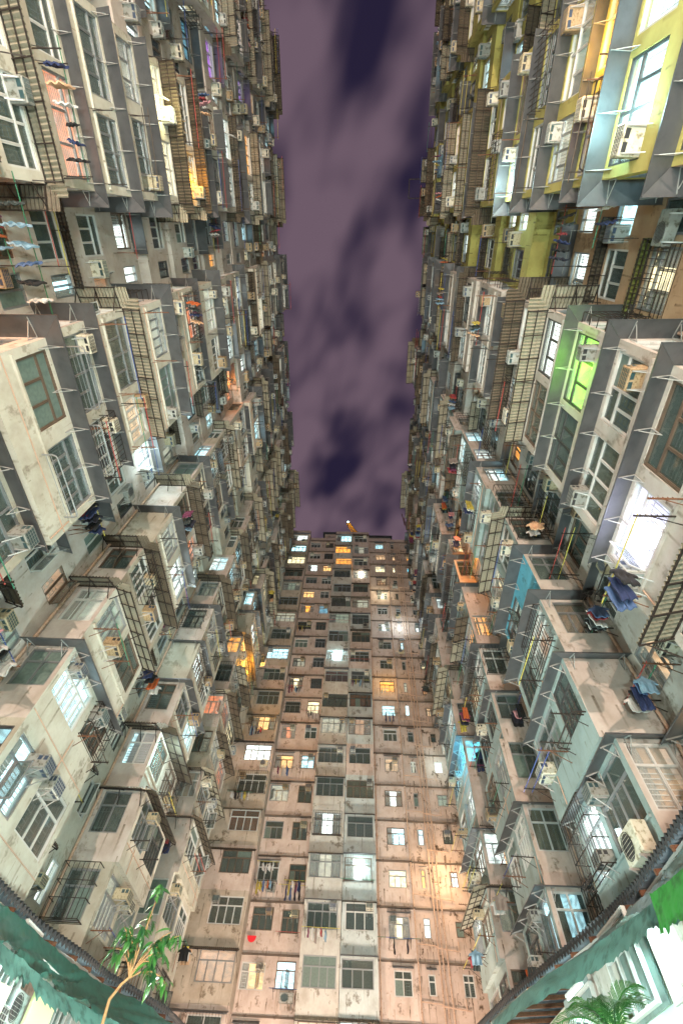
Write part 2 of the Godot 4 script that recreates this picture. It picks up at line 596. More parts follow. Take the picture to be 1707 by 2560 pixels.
func fill_pieces(s: Dictionary, dice: RandomNumberGenerator) -> Array:
	var a := []
	var fill: String = s.fill
	var paint: Material = mat.rooms[dice.randi() % mat.rooms.size()]
	var name := "room_wall"
	if mat.lights.has(fill): name = "lit_room"
	if s.depth > 0.5:
		a.append([name, room_shape(s.w, s.h, s.depth, s.open), mat.lights[fill] if name == "lit_room" else paint])
	elif s.depth > 0.1:
		a.append([name, backing_shape(s.w, s.h, s.depth), mat.lights[fill] if name == "lit_room" else paint])
	var w: float = s.w - 0.06
	if fill.begins_with("curtain"):
		var c: Material = mat.curtains[dice.randi() % mat.curtains.size()]
		if mat.hangings.has(fill): c = mat.hangings[fill]
		a.append(["curtain", curtain_shape(s.w, s.h, -w / 2, w / 2, maxi(3, int(s.w * 6))), c])
	elif fill == "half" or (name == "lit_room" and dice.randf() < 0.5):
		var c: Material = mat.curtains[dice.randi() % mat.curtains.size()]
		var e := w * 0.3
		a.append(["curtain", curtain_shape(s.w, s.h, -w / 2, -w / 2 + e, 3), c])
		if dice.randf() < 0.6:
			a.append(["curtain", curtain_shape(s.w, s.h, w / 2 - e, w / 2, 3), c])
	if not fill.begins_with("frost") and dice.randf() < 0.5 and s.w > 0.7:
		a.append(["grille", grille_shape(s.w, s.h, s.columns, dice.randi() % 3), mat.frames["white"] if dice.randf() < 0.6 else mat.frames["silver"]])
	return a


func finish_windows() -> void:
	for block in window_specs:
		var list: Array = window_specs[block]
		list.sort_custom(func(a, b): return a.size > b.size)
		var rest := {}
		for i in list.size():
			var s: Dictionary = list[i]
			if i < 300 and s.size > 0.0:
				make_window(block_nodes[block], s)
				continue
			var dice := RandomNumberGenerator.new()
			dice.seed = s.dice
			var pieces := fill_pieces(s, dice)
			pieces.append(["frame", frame_shape(s.w, s.h, s.columns, s.transom), mat.frames[s.frame]])
			var key := "glass %.2f %.2f" % [s.w, s.h]
			if not store.has(key):
				var q := Shape.new()
				q.box(Vector3(-s.w / 2 + 0.05, 0.05, -0.081), Vector3(s.w / 2 - 0.05, s.h - 0.05, -0.075))
				store[key] = q
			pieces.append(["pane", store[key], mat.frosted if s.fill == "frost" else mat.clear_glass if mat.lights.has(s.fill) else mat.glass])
			for e in pieces:
				if e[0] == "grille" and s.size <= 0.0: continue
				if not rest.has(e[2]): rest[e[2]] = [Shape.new(), e[0]]
				rest[e[2]][0].add(e[1], s.t)
		for m in rest:
			var what: String = {"lit_room": "lit_window", "frame": "window_frame", "pane": "window_pane", "grille": "window_frame", "curtain": "window_curtain", "room_wall": "window_room"}[rest[m][1]]
			var o := put(what, rest[m][0].mesh(), m, block_nodes[block])
			o.set_meta("kind", "stuff")


# ---------------------------------------------------------------- walls with openings
# one storey of one face: origin o, s along the face, y up; openings are [s0, s1, y0, y1] in face coordinates
func face(shape: Shape, o: Vector3, along: Vector3, out: Vector3, s0: float, s1: float, y0: float, y1: float, holes: Array, depth := REVEAL) -> void:
	var p := func(s: float, y: float, z: float) -> Vector3: return o + along * s + Vector3.UP * y + out * z
	if holes.is_empty():
		shape.quad(p.call(s0, y0, 0), p.call(s1, y0, 0), p.call(s1, y1, 0), p.call(s0, y1, 0))
		return
	var x := s0
	for h in holes:
		shape.quad(p.call(x, y0, 0), p.call(h[0], y0, 0), p.call(h[0], y1, 0), p.call(x, y1, 0))
		shape.quad(p.call(h[0], y0, 0), p.call(h[1], y0, 0), p.call(h[1], h[2], 0), p.call(h[0], h[2], 0))
		shape.quad(p.call(h[0], h[3], 0), p.call(h[1], h[3], 0), p.call(h[1], y1, 0), p.call(h[0], y1, 0))
		var d := -depth
		shape.quad(p.call(h[0], h[2], 0), p.call(h[1], h[2], 0), p.call(h[1], h[2], d), p.call(h[0], h[2], d))
		shape.quad(p.call(h[0], h[3], d), p.call(h[1], h[3], d), p.call(h[1], h[3], 0), p.call(h[0], h[3], 0))
		shape.quad(p.call(h[0], h[2], d), p.call(h[0], h[3], d), p.call(h[0], h[3], 0), p.call(h[0], h[2], 0))
		shape.quad(p.call(h[1], h[2], 0), p.call(h[1], h[3], 0), p.call(h[1], h[3], d), p.call(h[1], h[2], d))
		x = h[1]
	shape.quad(p.call(x, y0, 0), p.call(s1, y0, 0), p.call(s1, y1, 0), p.call(x, y1, 0))


func face_basis(along: Vector3, out: Vector3) -> Basis:
	return Basis(along, Vector3.UP, out)


# what fills an ordinary window
func usual_fill(extra := 0.13) -> String:
	if chance(extra): return pick(["white", "white", "white", "cool", "cool", "cream", "cream", "warm", "amber", "orange", "cyan_dim"])
	var d := rng.randf()
	if d < 0.20: return "curtain"
	if d < 0.33: return "half"
	if d < 0.60: return "dark"
	if d < 0.70: return "dark"
	if d < 0.76: return "frost"
	if d < 0.82: return "dim"
	if d < 0.85: return "dim_green"
	if d < 0.875: return "dim_warm"
	if d < 0.925: return "white"
	if d < 0.95: return "cool"
	if d < 0.975: return "cream"
	if d < 0.99: return "warm"
	return "amber"


# ---------------------------------------------------------------- awnings
# a folded sheet-metal awning: along x from x0 to x1 at height 0, standing out by reach
func metal_awning_shape(x0: float, x1: float, reach: float, drop: float, mitre0: bool, mitre1: bool) -> Shape:
	var s := Shape.new()
	var a := x0 - (reach if mitre0 else 0.0)
	var b := x1 + (reach if mitre1 else 0.0)
	var t := Vector3(0, -0.018, 0)
	s.sheet(Vector3(x0, 0, 0), Vector3(x1, 0, 0), Vector3(b, -drop, reach), Vector3(a, -drop, reach), t)
	s.sheet(Vector3(a, -drop, reach), Vector3(b, -drop, reach), Vector3(b, -drop - 0.05, reach + 0.005), Vector3(a, -drop - 0.05, reach + 0.005), Vector3(0, 0, -0.012))
	return s


func bracket_shape(reach: float, drop: float) -> Shape:
	var key := "bracket %.2f %.2f" % [reach, drop]
	if not store.has(key):
		var s := Shape.new()
		s.bar(Vector3(0, -0.03, 0.01), Vector3(0, -drop - 0.03, reach * 0.92), 0.012, 0.035)
		s.bar(Vector3(0, -drop - 0.28, 0.01), Vector3(0, -drop - 0.04, reach * 0.75), 0.012, 0.03)
		s.bar(Vector3(0, -0.03, 0.012), Vector3(0, -drop - 0.30, 0.012), 0.03, 0.012)
		store[key] = s
	return store[key]


func corrugated_shape(x0: float, x1: float, reach: float, drop: float, period := 0.13) -> Shape:
	var s := Shape.new()
	var steps := int(ceil((x1 - x0) / period)) * 4
	var before := []
	for i in steps + 1:
		var f := float(i) / steps
		var x := lerpf(x0, x1, f)
		var wave := 0.034 * sin(f * steps / 4.0 * TAU)
		var a := Vector3(x, wave, 0)
		var b := Vector3(x, wave - drop, reach)
		if i > 0:
			s.quad(before[1], b, a, before[0])
			s.quad(before[0] - Vector3(0, 0.008, 0), a - Vector3(0, 0.008, 0), b - Vector3(0, 0.008, 0), before[1] - Vector3(0, 0.008, 0))
			s.quad(before[1] - Vector3(0, 0.008, 0), b - Vector3(0, 0.008, 0), b, before[1])
		before = [a, b]
	return s


func iron_frame_shape(x0: float, x1: float, reach: float, drop: float) -> Shape:
	var s := Shape.new()
	var n := maxi(2, int(round((x1 - x0) / 0.8)))
	for f in [0.03, 0.5, 0.97]:
		s.bar(Vector3(x0, -drop * f - 0.05, reach * f), Vector3(x1, -drop * f - 0.05, reach * f), 0.035)
	for i in n + 1:
		var x := lerpf(x0 + 0.03, x1 - 0.03, float(i) / n)
		s.bar(Vector3(x, -0.085, 0.0), Vector3(x, -drop - 0.085, reach), 0.03)
		if i == 0 or i == n or i == n / 2:
			s.bar(Vector3(x, -drop - 0.45, 0.01), Vector3(x, -drop * 0.8 - 0.09, reach * 0.8), 0.025)
	return s


# t: placed at the wall, x along it; kind: metal, corrugated
func want_awning(block: String, t: Transform3D, x0: float, x1: float, kind: String, mitre0 := false, mitre1 := false, reach := 0.62) -> void:
	var p: Vector3 = block_nodes[block].transform * (t * Vector3((x0 + x1) / 2, 0, reach))
	var px := pixels_at(p)
	if not awning_specs.has(block): awning_specs[block] = []
	awning_specs[block].append({"t": t, "x0": snappedf(x0, 0.01), "x1": snappedf(x1, 0.01), "kind": kind, "m0": mitre0, "m1": mitre1, "reach": snappedf(reach, 0.05), "px": px, "size": px * (x1 - x0), "dice": rng.randi()})


func awning_pieces(s: Dictionary) -> Array:
	var dice := RandomNumberGenerator.new()
	dice.seed = s.dice
	var key := "awning %s %.2f %.2f %.2f %s %s" % [s.kind, s.x0, s.x1, s.reach, s.m0, s.m1]
	var a := []
	if s.kind == "metal":
		if not store.has(key): store[key] = metal_awning_shape(s.x0, s.x1, s.reach, 0.16, s.m0, s.m1)
		a.append(["awning", store[key], mat.sheet_metal])
		var n := maxi(2, int(round((s.x1 - s.x0) / 1.05)))
		for i in n:
			a.append(["bracket", bracket_shape(s.reach, 0.16), mat.bracket, lerpf(s.x0 + 0.2, s.x1 - 0.2, float(i) / (n - 1))])
	else:
		if not store.has(key):
			store[key] = corrugated_shape(s.x0 - (s.reach * 0.5 if s.m0 else 0.0), s.x1 + (s.reach * 0.5 if s.m1 else 0.0), s.reach, 0.22)
			store[key + " frame"] = iron_frame_shape(s.x0, s.x1, s.reach, 0.22)
		a.append(["awning", store[key], mat.green_sheet if s.kind == "green" else mat.corrugated if dice.randf() < 0.5 else mat.corrugated_dark])
		a.append(["awning_frame", store[key + " frame"], mat.iron])
	return a


func finish_awnings() -> void:
	for block in awning_specs:
		var list: Array = awning_specs[block]
		list.sort_custom(func(a, b): return a.size > b.size)
		var rest := {}
		for i in list.size():
			var s: Dictionary = list[i]
			var pieces := awning_pieces(s)
			if i < 300 and s.px > 0.0:
				var o := put("awning", mesh_of(pieces[0][1]), pieces[0][2], block_nodes[block], s.t)
				for k in range(1, pieces.size()):
					var e: Array = pieces[k]
					put(e[0], mesh_of(e[1]), e[2], o, Transform3D(Basis(), Vector3(e[3] if e.size() > 3 else 0.0, 0, 0)))
				continue
			for e in pieces:
				if not rest.has(e[2]): rest[e[2]] = Shape.new()
				rest[e[2]].add(e[1], s.t * Transform3D(Basis(), Vector3(e[3] if e.size() > 3 else 0.0, 0, 0)))
		for m in rest:
			put("awning_sheeting", rest[m].mesh(), m, block_nodes[block]).set_meta("kind", "stuff")


# ---------------------------------------------------------------- air conditioners
func conditioner_pieces(kind: int) -> Array:
	var key := "conditioner %d" % kind
	if store.has(key): return store[key]
	var body := Shape.new()
	var dark := Shape.new()
	var arms := [Shape.new(), Shape.new()]
	if kind == 2:     # an outdoor unit with a fan
		body.soft_box(Vector3(-0.4, 0, 0.06), Vector3(0.4, 0.56, 0.36), 0.02)
		var ring := []
		for i in 25: ring.append(Vector3(-0.1 + 0.23 * cos(TAU * i / 24), 0.28 + 0.23 * sin(TAU * i / 24), 0.368))
		dark.tube(ring, 0.008, 4)
		var ring2 := []
		for i in 17: ring2.append(Vector3(-0.1 + 0.12 * cos(TAU * i / 16), 0.28 + 0.12 * sin(TAU * i / 16), 0.368))
		dark.tube(ring2, 0.006, 4)
		for i in 24:
			dark.tri(Vector3(-0.1, 0.28, 0.362), Vector3(-0.1 + 0.21 * cos(TAU * i / 24), 0.28 + 0.21 * sin(TAU * i / 24), 0.362), Vector3(-0.1 + 0.21 * cos(TAU * (i + 1) / 24), 0.28 + 0.21 * sin(TAU * (i + 1) / 24), 0.362))
		for i in 7:
			body.box(Vector3(0.2, 0.08 + i * 0.06, 0.36), Vector3(0.37, 0.10 + i * 0.06, 0.37))
			body.box(Vector3(-0.32, 0.085 + i * 0.065, 0.371), Vector3(0.12, 0.09 + i * 0.065, 0.375))
		for i in 2:
			var arm: Shape = arms[i]
			var x: float = [-0.3, 0.3][i]
			arm.bar(Vector3(x, -0.02, 0.0), Vector3(x, -0.02, 0.42), 0.04)
			arm.bar(Vector3(x, -0.3, 0.01), Vector3(x, -0.03, 0.36), 0.03)
			arm.bar(Vector3(x, -0.34, 0.02), Vector3(x, 0.0, 0.02), 0.03)
	else:
		var w := 0.31 if kind == 0 else 0.27
		var h := 0.43 if kind == 0 else 0.38
		var d := 0.52 if kind == 0 else 0.44
		body.soft_box(Vector3(-w, 0, -0.12), Vector3(w, h, d), 0.018)
		# the frame of the outer grille, the dark fins behind it
		dark.box(Vector3(-w + 0.035, 0.035, d), Vector3(w - 0.035, h - 0.035, d + 0.004))
		for i in 5:
			body.box(Vector3(-w + 0.03, 0.05 + i * (h - 0.1) / 4 - 0.005, d + 0.004), Vector3(w - 0.03, 0.05 + i * (h - 0.1) / 4 + 0.005, d + 0.012))
		for i in 6:
			body.box(Vector3(lerpf(-w + 0.04, w - 0.04, i / 5.0) - 0.004, 0.035, d + 0.012), Vector3(lerpf(-w + 0.04, w - 0.04, i / 5.0) + 0.004, h - 0.035, d + 0.018))
		for e in [-1.0, 1.0]:
			for k in 2:
				dark.box(Vector3(e * w, h * 0.55, d - 0.14 - k * 0.16), Vector3(e * (w + 0.004), h * 0.85, d - 0.03 - k * 0.16))
		for k in 2:
			dark.box(Vector3(-w * 0.75 + k * w * 0.8, -0.004, d - 0.16), Vector3(-w * 0.75 + k * w * 0.8 + w * 0.6, 0.0, d - 0.05))
		for i in 2:
			var arm: Shape = arms[i]
			var x: float = [-w * 0.8, w * 0.8][i]
			arm.bar(Vector3(x, -0.02, 0.0), Vector3(x, -0.02, d * 0.9), 0.03)
			arm.bar(Vector3(x, -0.30, 0.01), Vector3(x, -0.03, d * 0.8), 0.025)
	store[key] = [["casing", body], ["vent_grille", dark], ["bracket", arms[0]], ["bracket", arms[1]]]
	return store[key]


func want_conditioner(block: String, t: Transform3D, kind: int, where: String) -> void:
	var p: Vector3 = block_nodes[block].transform * t.origin
	var px := pixels_at(p)
	var facing: float = maxf(0.15, (block_nodes[block].transform.basis * t.basis.z).normalized().dot((eye - p).normalized()))
	conditioner_specs.append({"t": block_nodes[block].transform * t * Transform3D(Basis(Vector3.UP, rng.randf_range(-0.05, 0.05)).scaled(Vector3(rng.randf_range(0.8, 1.06), rng.randf_range(0.78, 1.05), rng.randf_range(0.75, 1.05))), Vector3.ZERO), "kind": kind, "block": block, "where": where, "px": px, "size": px * facing, "color": rng.randi() % 5, "vent": rng.randi() % 3})


func finish_conditioners() -> void:
	conditioner_specs.sort_custom(func(a, b): return a.size > b.size)
	var rest := {}
	for i in conditioner_specs.size():
		var s: Dictionary = conditioner_specs[i]
		var mats := [mat.casings[s.color], mat.vents[s.vent], mat.bracket, mat.bracket]
		var pieces := conditioner_pieces(s.kind)
		if i < 300 and s.px > 0.0:
			var words: String = ["ivory", "yellowed", "white", "beige", "grey"][s.color]
			var what := "outdoor_unit" if s.kind == 2 else "air_conditioner"
			var o := thing(what, "%s %s, %s" % [words, ["air conditioner", "small air conditioner", "outdoor unit"][s.kind], s.where], "air conditioner", s.t, "air conditioners on the %s" % block_words[s.block])
			for k in 4: put(pieces[k][0], mesh_of(pieces[k][1]), mats[k], o)
			continue
		if s.px <= 0.0: continue
		for k in 4:
			if not rest.has(mats[k]): rest[mats[k]] = Shape.new()
			rest[mats[k]].add(pieces[k][1], s.t)
	var o := Node3D.new()
	o.name = "air_conditioner_mass"
	add_child(o)
	tag(o, "small far air conditioners dotting the upper storeys of all blocks", "air conditioners", "", "stuff")
	for m in rest: put("casing", rest[m].mesh(), m, o)


# ---------------------------------------------------------------- drying poles and laundry
func garment_shape(kind: int, variant: int) -> Shape:
	var key := "garment %d %d" % [kind, variant]
	if store.has(key): return store[key]
	var dice := RandomNumberGenerator.new()
	dice.seed = 100 + kind * 10 + variant
	var s := Shape.new()
	var rows := 10
	var cols := 8
	var hh: float = [0.68, 0.92, 0.75, 0.5][kind]
	var ph := dice.randf() * 6.0
	var parts := [[-1.0, 1.0]]
	if kind == 1: parts = [[-1.0, -0.05], [0.05, 1.0]]
	for part in parts:
		var grid := []
		for r in rows + 1:
			var f := float(r) / rows
			var line := []
			for c in cols + 1:
				var g := lerpf(part[0], part[1], float(c) / cols)
				var half := 0.26
				if kind == 0: half = 0.10 if f < 0.05 else (lerpf(0.34, 0.42, f / 0.3) if f < 0.32 else 0.25 + 0.03 * f)
				if kind == 1: half = 0.19 + (0.05 * f if f > 0.2 else 0.0)
				if kind == 2: half = 0.30
				if kind == 3: half = 0.20 - 0.06 * f
				var x := g * half
				var y := -hh * f - (0.16 * absf(g) * (1.0 - f) if kind == 0 and f < 0.4 else 0.0)
				var z := 0.03 * sin(g * 7.0 + ph + f * 2.0) * (0.3 + f) + 0.02 * sin(f * 9.0 + ph)
				line.append(Vector3(x, y, z))
			grid.append(line)
		for r in rows:
			for c in cols:
				var a: Vector3 = grid[r + 1][c]
				var b: Vector3 = grid[r + 1][c + 1]
				var d: Vector3 = grid[r][c + 1]
				var e: Vector3 = grid[r][c]
				var o := Vector3(0, 0, 0.025)
				s.quad(a + o, b + o, d + o, e + o)
				s.quad(b - o, a - o, e - o, d - o)
				if c == 0: s.quad(a - o, a + o, e + o, e - o)
				if c == cols - 1: s.quad(b + o, b - o, d - o, d + o)
				if r == rows - 1: s.quad(a - o, b - o, b + o, a + o)
	# the hanger
	s.bar(Vector3(-0.17, -0.02, 0), Vector3(0.17, -0.02, 0), 0.012)
	s.bar(Vector3(0, -0.02, 0), Vector3(0, 0.06, 0), 0.008)
	store[key] = s
	return s


# two iron arms that stand out of the wall, with poles across them; t at the wall, x along it
func drying_poles(t: Transform3D, x0: float, x1: float, reach: float, poles: int, clothes: int, where: String, combs := true, chosen := [], pole_material: Material = null) -> void:
	var o := thing("drying_pole", "drying pole brackets, %s" % where, "drying rack", t, "drying poles under the windows")
	var key := "arm %.2f %s" % [reach, combs]
	if not store.has(key):
		var s := Shape.new()
		s.bar(Vector3(0, 0, 0), Vector3(0, 0.02, reach), 0.03)
		s.bar(Vector3(0, -0.35, 0.01), Vector3(0, 0, reach * 0.6), 0.018)
		if combs:
			for i in 6:
				s.bar(Vector3(0, 0.0, reach * (0.25 + i * 0.14)), Vector3(0, 0.08, reach * (0.25 + i * 0.14)), 0.014)
		store[key] = s
	for x in [x0, x1]: put("bracket", mesh_of(store[key]), mat.iron if chance(0.7) else mat.rusty, o, Transform3D(Basis(), Vector3(x, 0, 0)))
	for k in poles:
		var z := reach * (0.95 - 0.3 * k)
		var s := Shape.new()
		s.tube([Vector3(x0 - 0.25, 0.035, z), Vector3(x1 + 0.3 * rng.randf(), 0.035, z - 0.05)], 0.016, 6)
		put("pole", s.mesh(), pole_material if pole_material else pick(mat.poles), o)
	var used := 0.0
	var looks := {}
	for k in (chosen.size() if chosen else clothes):
		used += rng.randf_range(0.10, 0.34) if not chosen else (x1 - x0) / (chosen.size() + 1)
		if x0 + used > x1 - 0.05: break
		var kind: int = chosen[k][0] if chosen else rng.randi() % 4
		var c: int = chosen[k][1] if chosen else rng.randi() % int(mat.cloths.size())
		var look := "%s %s" % [mat.cloth_words[c], ["shirt", "trousers", "towel", "garment"][kind]]
		if looks.has(look) and not chosen: continue
		looks[look] = true
		var place := t * Transform3D(Basis(Vector3.UP, PI / 2 + rng.randf_range(-0.35, 0.35)), Vector3(x0 + used, -0.04, reach * 0.93)) * Transform3D(Basis().scaled(Vector3.ONE * rng.randf_range(0.7, 0.9)), Vector3.ZERO)
		var g := put(["shirt", "trousers", "towel", "sock"][kind], mesh_of(garment_shape(kind, rng.randi() % 3)), mat.cloths[c], self, place)
		tag(g, "%s drying, %s" % [look, where], "laundry", "laundry on the drying poles")


# a bent tube rack on the wall
func tube_rack(t: Transform3D, w: float, reach: float, where: String, material: Material) -> void:
	var o := thing("laundry_rack", "bent steel tube laundry rack at %s" % where, "laundry rack", t, "bent tube racks")
	var s := Shape.new()
	s.tube([Vector3(-w / 2, 0, 0), Vector3(-w / 2, 0.02, reach - 0.12), Vector3(-w / 2 + 0.04, 0.02, reach - 0.03), Vector3(-w / 2 + 0.12, 0.02, reach), Vector3(w / 2 - 0.12, 0.02, reach), Vector3(w / 2 - 0.04, 0.02, reach - 0.03), Vector3(w / 2, 0.02, reach - 0.12), Vector3(w / 2, 0, 0)], 0.022, 8)
	put("outer_tube", s.mesh(), material, o)
	for k in 5:
		var r := Shape.new()
		var z := reach * (0.12 + 0.17 * k)
		r.tube([Vector3(-w / 2, 0.01, z), Vector3(w / 2, 0.01, z)], 0.010, 6)
		put("rod", r.mesh(), material, o)


# ---------------------------------------------------------------- the two long blocks
const COLUMNS := [["bay", -23.7, -18.6], ["recess", -18.6, -15.0], ["bay", -15.0, -9.9], ["recess", -9.9, -6.3], ["bay", -6.3, -1.2], ["recess", -1.2, 2.4], ["bay", 2.4, 7.5], ["recess", 7.5, 11.4], ["bay", 11.4, 15.9], ["recess", 15.9, 20.2], ["bay", 20.2, 24.5], ["recess", 24.5, 28.5], ["bay", 28.5, 33.8], ["recess", 33.8, 40.0]]


func wall_key(block: String, column: int, k: int, part: String) -> String:
	if block == "cream":
		if part == "front": return "cream" if (column * 7 + k * 3) % 5 else "putty"
		if part == "recess": return "pinkish" if column < 9 else "cream"
		return "pinkish" if k % 4 else "putty"
	if column <= 4:
		return "yellow" if k > 2 or part == "front" else "peach"
	if column == 5: return "peach" if k < 6 else "yellow"
	if column == 6: return "white" if part == "front" else "pinkish"
	if column == 7: return "white"
	if column == 8:
		if part == "front" and k == 3: return "cobalt"
		return "pale_blue" if part == "front" else "pinkish"
	if part == "front": return "pale_blue" if k < 8 else "white"
	return "pinkish" if part == "recess" else "rose"


func side_block(block: String, left: bool, special: Dictionary) -> void:
	var sg := 1.0 if left else -1.0
	var u := Vector3(-0.0125, 0, -1.0 if left else 1.0).normalized()
	var node: Node3D = block_nodes[block]
	var walls := {}
	var runs := {}
	var shape_for := func(key: String, column: int, part: String, k: int) -> Shape:
		var run: Array = runs.get("%d %s" % [column, part], ["", 0, -1])
		if run[0] != key: run = [key, run[1] + 1, k]
		runs["%d %s" % [column, part]] = run
		var id := "%d %s %d" % [column, part, run[1]]
		if not walls.has(id): walls[id] = [Shape.new(), key]
		return walls[id][0]
	var bays_from_end := {}
	var n_bays := 0
	for c in range(COLUMNS.size() - 1, -1, -1):
		if COLUMNS[c][0] == "bay": n_bays += 1
		bays_from_end[c] = n_bays
	for c in COLUMNS.size():
		var kind: String = COLUMNS[c][0]
		var d0: float = COLUMNS[c][1]
		var d1: float = COLUMNS[c][2]
		var u0 := minf(d0 * sg, d1 * sg)
		var u1 := maxf(d0 * sg, d1 * sg)
		var near_low := (d0 > 0.0) == left        # the end that faces the camera is the u0 end
		if d1 < 0.0: near_low = not left
		var place := "%s bay from pink block, %s" % [ordinal(bays_from_end[c] - 1), block_words[block]]
		var deep_place := "%s recess from pink block, %s" % [ordinal(bays_from_end[c]), block_words[block]]
		for k in STOREYS:
			var y := BASE + k * STOREY
			var id := "%d/%d" % [c, k]
			var storey := ordinal(k) + " storey"
			var sp: Dictionary = special.get(id, {})
			if kind == "bay":
				var front: Shape = shape_for.call(wall_key(block, c, k, "front"), c, "front", k)
				var tall: float = pick([1.5, 1.5, 1.55, 1.35, 1.65])
				var sill := 0.95 if tall > 1.4 else 1.05
				var zo: float = pick([0.0, 0.0, 0.0, 0.22, 0.4])
				var mid := lerpf(u0, u1, rng.randf_range(0.42, 0.58))
				var holes := [[u0 + 0.26, mid - rng.randf_range(0.1, 0.3), sill, sill + tall], [mid + rng.randf_range(0.1, 0.3), u1 - 0.26, sill, sill + tall]]
				if chance(0.15): holes[1][2] += 0.25
				var slots := ["f0", "f1"] if sg > 0 else ["f1", "f0"]     # f0 lies nearer the street
				var open := []
				for i in 2:
					if sp.get(slots[i], "") != "none": open.append(holes[i])
				face(front, Vector3(0, y, zo), Vector3.RIGHT, Vector3.BACK, u0, u1, 0, STOREY, open)
				if zo > 0.0:
					front.quad(Vector3(u0, y, 0), Vector3(u1, y, 0), Vector3(u1, y, zo), Vector3(u0, y, zo))
					front.quad(Vector3(u0, y + STOREY, zo), Vector3(u1, y + STOREY, zo), Vector3(u1, y + STOREY, 0), Vector3(u0, y + STOREY, 0))
				var has_return: bool = not (sp.get("ret", "") == "none" or chance(0.12))
				var ret_fill: String = sp.get("ret", usual_fill())
				var joined: bool = has_return and (ret_fill == "dark" or ret_fill == "half") and not sp.get(slots[0 if near_low else 1], "") == "none"
				for i in 2:
					var h: Array = holes[i]
					var slot: String = slots[i]
					if sp.get(slot, "") == "none": continue
					var w1: float = h[1] - h[0]
					var high: float = h[3] - h[2]
					var t := Transform3D(Basis(), Vector3((h[0] + h[1]) / 2, y + h[2], zo))
					var here := "%s, %s front window, %s" % [storey, "outer" if slot == "f0" else "inner", place]
					var corner := -1 if near_low and i == 0 else 1 if not near_low and i == 1 else 0
					want_window(block, t, w1, high, pick([3, 4, 4, 5]), true, sp.get(slot, usual_fill()), NICHE, corner if joined else 0)
					if chance(0.60):
						var e: float = h[0] + 0.36 if chance(0.5) else h[1] - 0.36
						want_conditioner(block, Transform3D(Basis(), Vector3(e, y + h[2] + (high - 0.46 if chance(0.6) else 0.03), zo - 0.02)), 0 if chance(0.7) else 1, here)
					if chance(0.5):
						pole_specs.append({"block": block, "t": Transform3D(Basis(), Vector3((h[0] + h[1]) / 2, y + h[2] - 0.12, zo + 0.01)), "half": w1 / 2, "reach": rng.randf_range(0.6, 0.95), "poles": rng.randi() % 3, "clothes": rng.randi_range(3, 6) if chance(0.15) else 0, "where": here})
				# returns
				var ret := [[-BAY + 0.22, -0.14, sill, sill + tall]]
				if not has_return: ret = []
				var low := ret if near_low else []
				var high_end := [] if near_low else ([[0.14, BAY - 0.22, sill, sill + tall]] if ret else [])
				face(shape_for.call(wall_key(block, c, k, "return"), c, "low return", k), Vector3(u0, y, 0), Vector3.BACK, Vector3.LEFT, -BAY, zo, 0, STOREY, low, REVEAL if joined else SHALLOW)
				face(shape_for.call(wall_key(block, c, k, "return"), c, "high return", k), Vector3(u1, y, 0), Vector3.FORWARD, Vector3.RIGHT, -zo, BAY, 0, STOREY, high_end, REVEAL if joined else SHALLOW)
				if ret:
					var centre: float = (ret[0][0] + ret[0][1]) / 2
					var t := Transform3D(face_basis(Vector3.BACK, Vector3.LEFT), Vector3(u0, y + sill, centre)) if near_low else Transform3D(face_basis(Vector3.FORWARD, Vector3.RIGHT), Vector3(u1, y + sill, centre))
					want_window(block, t, ret[0][1] - ret[0][0], tall, pick([2, 2, 3]), true, ret_fill, 0.0 if joined else SHALLOW)
				# sill ledge
				if chance(0.5):
					boxed("sill", node, Vector3(u0 + 0.1, y + sill - 0.09, zo + 0.002), Vector3(u1 - 0.1, y + sill - 0.02, zo + 0.07), mat.walls[wall_key(block, c, k, "front")])
				# awnings
				var top := y + sill + tall + 0.14
				var kinds: String = sp.get("awning", pick(["metal", "metal", "metal", "corrugated", "corrugated", "corrugated", "none"]))
				if kinds != "none":
					var reach := rng.randf_range(0.40, 0.62) if kinds == "metal" else rng.randf_range(0.55, 0.85)
					if chance(0.25) and not sp.has("awning"):
						# one short awning over each window
						for h in open:
							want_awning(block, Transform3D(Basis(), Vector3(0, top - rng.randf_range(0.0, 0.08), zo + 0.003)), h[0] - 0.08, h[1] + 0.08, kinds, false, false, reach)
					else:
						want_awning(block, Transform3D(Basis(), Vector3(0, top, zo + 0.003)), u0, u1, kinds, near_low, not near_low, reach)
						if near_low:
							want_awning(block, Transform3D(face_basis(Vector3.BACK, Vector3.LEFT), Vector3(u0 - 0.003, top, 0)), -BAY, zo, kinds, false, true, reach)
						else:
							want_awning(block, Transform3D(face_basis(Vector3.FORWARD, Vector3.RIGHT), Vector3(u1 + 0.003, top, 0)), -zo, BAY, kinds, true, false, reach)
				# conduits along the spandrel and up the corner
				if chance(0.6):
					var pipe := Shape.new()
					var h := rng.randf_range(0.15, 0.75)
					pipe.tube([Vector3(u0 + 0.05, y + h, zo + 0.025), Vector3(u1 - 0.05, y + h - 0.03, zo + 0.025)], 0.018, 5)
					put("conduit", pipe.mesh(), mat.pipe, node)
				if chance(0.5):
					var pipe := Shape.new()
					var x := rng.randf_range(u0 + 0.1, u1 - 0.1)
					pipe.tube([Vector3(x, y, zo + 0.03), Vector3(x + 0.01, y + sill - 0.12, zo + 0.03)], 0.02, 5)
					put("conduit", pipe.mesh(), mat.pipe, node)
				if k == 0:
					boxed("soffit", node, Vector3(u0, y - 0.12, -BAY), Vector3(u1, y - 0.003, 0.0), mat.walls[wall_key(block, c, k, "front")])
			else:
				var zr := -BAY if k < 7 else -BAY + rng.randf_range(0.3, 0.9) if k < 11 else -rng.randf_range(0.05, 0.5)
